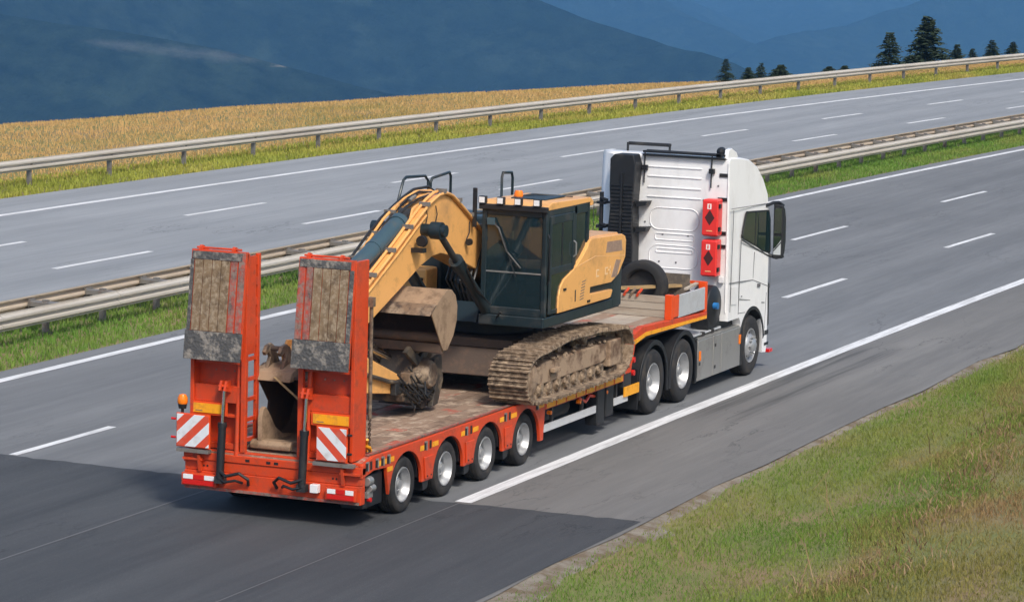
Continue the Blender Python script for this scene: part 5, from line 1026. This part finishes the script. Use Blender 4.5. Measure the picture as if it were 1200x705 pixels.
part('grip_jaw', MB().prism([(2.0, 1.10), (2.5, 1.02), (2.9, .93), (2.86, 1.02), (2.45, 1.18), (2.0, 1.2)], -.34, .2), M['coupler'], lk, bevel=.015)
part('valve_cover', MB().box(1.75, 2.02, -.30, -.21, 1.22, 1.42), M['darkmetal'], lk, bevel=.02)
part('supply_pipe', MB().tube([(.9, -.25, 1.62), (1.6, -.26, 1.44), (2.1, -.30, 1.35), (2.4, -.4, 1.28)], .03, 8), M['coupler'], lk)
rh = random.Random(4)
for k in range(16):
    p0 = Vector((rh.uniform(1.7, 2.6), -.3-rh.random()*.08, rh.uniform(1.25, 1.6))); p2 = Vector((rh.uniform(2.1, 3.0), -.36, rh.uniform(.94, 1.3))); p1 = (p0+p2)/2+Vector((rh.uniform(-.1, .15), -.10, -.15)); p1.z = max(p1.z, .93)
    part('hose', MB().tube([p0, p0.lerp(p1, .6), p1, p1.lerp(p2, .5), p2], .014, 6), M['hose'], lk)
for k in range(7):
    y_ = -.22+.07*k; part('hose', MB().tube([(5.0, y_, 2.0), (4.62, y_-.05, 2.15+.03*k), (4.5, y_, 2.5), (4.75, y_, 2.85), (4.9, y_*.8, 3.0)], .02, 6), M['hose'], E)
part('dark_fill', MB().box(4.75, 5.05, -.3, .4, 1.92, 2.32), M['darkmetal'], E, bevel=.03)  # added filler block that keeps the gap behind the hoses dark
# grading bucket, opening turned to the back of the trailer
bo = [(1.92, 2.38), (2.44, 2.63), (2.60, 2.62), (2.74, 2.53), (2.81, 2.38), (2.80, 2.18), (2.70, 1.98), (2.50, 1.80), (2.36, 1.80)]
bi = [(2.36, 1.825), (2.49, 1.825), (2.68, 2.0), (2.775, 2.19), (2.785, 2.37), (2.72, 2.51), (2.59, 2.595), (2.45, 2.605), (1.94, 2.36)]
BW = .72
bk = part('bucket', MB().prism(bo+bi, -BW+.02, BW-.02), M['bucketpale'], E, smooth=30)
for s in (-1, 1): part('bucket_side', MB().prism(bo, s*(BW-.018), s*BW), M['bucketpale'], bk, bevel=.004)
part('cutting_edge', MB().prism([(1.86, 2.335), (1.92, 2.40), (2.06, 2.47), (2.06, 2.44), (1.94, 2.365)], -BW-.01, BW+.01), M['bucket'], bk)
part('lower_lip', MB().prism([(2.30, 1.78), (2.38, 1.76), (2.50, 1.79), (2.40, 1.86), (2.30, 1.90)], -BW+.02, BW-.02).rod((2.32, -BW+.03, 1.98), (2.32, BW-.03, 1.98), .07, 12), M['bucketdark'], bk)
part('bucket_lining', MB().prism([(x-.012, z-.002) for x, z in bi[1:8]]+[(x-.02, z-.004) for x, z in reversed(bi[1:8])], -BW+.03, BW-.03), M['bucketdark'], bk)
part('bucket_ear', MB().prism([(2.30, 1.80), (2.62, 1.90), (2.70, 1.70), (2.45, 1.62)], -.22, -.17).prism([(2.30, 1.80), (2.62, 1.90), (2.70, 1.70), (2.45, 1.62)], .17, .22), M['bucketdark'], bk)

# ------------------------------------------------------------------ loose digging bucket between the ramps
D = thing('digging_bucket', (-.55, .17, DZ), 'rusty brown loose digging bucket lying on the deck between the two ramps', 'bucket')
do = [(-1.16, .89), (-.2, .89), (.1, 1.02), (.26, 1.28), (.22, 1.58), (.02, 1.78), (-.35, 1.86), (-.88, 1.80)]
di = [(-.88, 1.765), (-.35, 1.825), (.0, 1.745), (.185, 1.56), (.22, 1.29), (.08, 1.055), (-.21, .93), (-1.14, .93)]
DY0, DY1 = -.30, .50
part('shell', MB().prism(do+di, DY0+.02, DY1-.02), M['bucketdark'], D, smooth=30)
part('side_plate', MB().prism([(-.6, .9), (-.2, .895), (.1, 1.02), (.25, 1.28), (.2, 1.57), (.02, 1.77), (-.35, 1.85), (-.86, 1.79), (-.5, 1.4)], DY0, DY0+.03), M['bucketdark'], D)
part('side_plate', MB().prism([(-.6, .9), (-.2, .895), (.1, 1.02), (.25, 1.28), (.2, 1.57), (.02, 1.77), (-.35, 1.85), (-.86, 1.79), (-.5, 1.4)], DY1-.03, DY1), M['bucketdark'], D)
wing = [(-1.17, .935), (-1.18, 1.28), (-1.13, 1.40), (-1.06, 1.42), (-.96, 1.33), (-.78, 1.12), (-.55, 1.0), (-.2, .95), (-.1, .935)]
part('side_wing', MB().prism(wing, .24, .30), M['bucketpale'], D, bevel=.012)
part('cutting_lip', MB().prism([(-1.20, .888), (-1.0, .888), (-.9, .94), (-1.0, 1.0), (-1.16, 1.0), (-1.21, .95)], -.18, .40), M['bucketpale'], D, bevel=.02)
part('floor_dirt', MB().box(-.98, -.1, -.2, .23, .931, .95), M['bucket'], D)
part('top_plate', MB().prism([(-1.0, 1.74), (-.93, 1.86), (-.7, 1.93), (-.35, 1.93), (-.35, 1.87), (-.9, 1.74)], -.06, .48), M['bucketpale'], D, bevel=.015)
for y in (.14, .36):
    part('hanger_ear', MB().prism([(-.92, 1.80), (-.45, 1.86), (-.55, 2.02), (-.64, 2.15), (-.74, 2.20), (-.86, 2.18), (-.93, 2.10), (-.89, 2.05), (-.80, 2.09), (-.76, 2.02), (-.82, 1.92)], y-.025, y+.025), M['bucket'], D, bevel=.012)
part('hanger_bar', MB().rod((-.74, .12, 2.13), (-.74, .38, 2.13), .035, 12), M['bucketdark'], D)
# ------------------------------------------------------------------ loose load securing gear and cargo
s1 = part('lashing_strap', MB().bar((-1.0, .16, 1.80), (-1.16, -.34, 1.52), .04, .008), M['strap']); tag(s1, 'tan lashing strap slanting across the loose bucket between the ramps', 'strap')
s1['label'] = 'tan lashing strap slanting across the loose bucket between the ramps'
s2 = part('lashing_chain', MB(), M['bucketdark']) if False else None
ch = thing('lashing_chain', (-.9, -1.12, .9), 'brown lashing bar and chain hanging beside the right hand ramp', 'chain')
part('lashing_bar', MB().rod((-.93, -1.16, 2.85), (-.78, -1.10, 1.35), .025, 10).box(-.97, -.89, -1.20, -1.12, 2.80, 2.92), M['bucket'], ch)
for k in range(14):
    z = 1.33-k*.032; part('chain_link', MB().tube([(-.78+.018*math.cos(t)*(1 if k % 2 else .2), -1.10+.018*math.cos(t)*(0.2 if k % 2 else 1), z+.026*math.sin(t)) for t in np.arange(0, 6.28, .785)], .007, 5, closed=True), M['bucketdark'], ch)
yt = part('ratchet_strap', MB().tube([(-.95, -1.15, 1.10), (-.86, -1.10, 1.02), (-.76, -1.05, .93), (-.66, -1.0, .90), (-.6, -1.05, .905)], .018, 6).tube([(-.92, -1.08, 1.02), (-.8, -1.12, .97), (-.7, -1.08, .905)], .02, 6), M['yellowref']); tag(yt, 'yellow ratchet strap bundled on the deck corner by the right ramp', 'strap')
# spare wheel lying upright against the box front
S = thing('spare_wheel', (10.86, -.42, 1.39), 'black spare tyre standing in the gooseneck box behind the cab', 'tyre')
ty = MB().lathe([(.25, .03), (.28, 0), (.36, -.006), (.395, .012), (.41, .05), (.41, .20), (.395, .24), (.36, .25), (.28, .25), (.25, .22)], (10.86, -.42, 1.80), 'x', 44)
part('tyre', ty, M['rubber'], S); part('inner_ring', MB().lathe([(.26, .06), (.24, .10), (.001, .12)], (10.86, -.42, 1.80), 'x', 36), M['darkmetal'], S)
wb = part('wooden_panel', MB().box(11.28, 11.33, -1.10, -.30, 1.395, 1.99), surf('weathered dark board', (.10, .085, .07), .9, dirt=(.2, .16, .12), lo=.45, hi=.65, dscale=6, bmp=.5)); tag(wb, 'dark weathered wooden panel standing beside the spare tyre in the gooseneck box', 'board')
w2 = part('timber_beam', MB().bar((10.2, -.05, 1.80), (11.5, -1.10, 1.80), .10, .045), M['strap']); tag(w2, 'tan timber laid across the top of the gooseneck box', 'timber')
pl = part('steel_bar', MB().bar((10.9, -1.18, 1.80), (11.6, -1.12, 1.82), .06, .03), M['goosewood']); tag(pl, 'short pale bar resting on the grey drop side by the front post', 'bar')
rj = random.Random(8)
for k, lab in enumerate(('left end red chain binder on the rear board of the gooseneck box', 'middle rusty chain binder on the rear board of the gooseneck box', 'right end red chain binder on the rear board of the gooseneck box')):
    y = -.50-k*.11
    c_ = thing('chain_binder', (10.02, y, 1.78), lab, 'binder')
    part('hook', MB().tube([(10.03, y-.03, 1.86), (10.0, y-.03, 1.84), (9.97, y, 1.80), (9.98, y+.03, 1.75)], .022, 7), M['red'] if k != 1 else M['bucket'], c_); part('shank', MB().tube([(10.05, y, 1.83), (10.16, y+.05, 1.80), (10.25, y+.06, 1.70)], .018, 6), M['bucket'], c_)
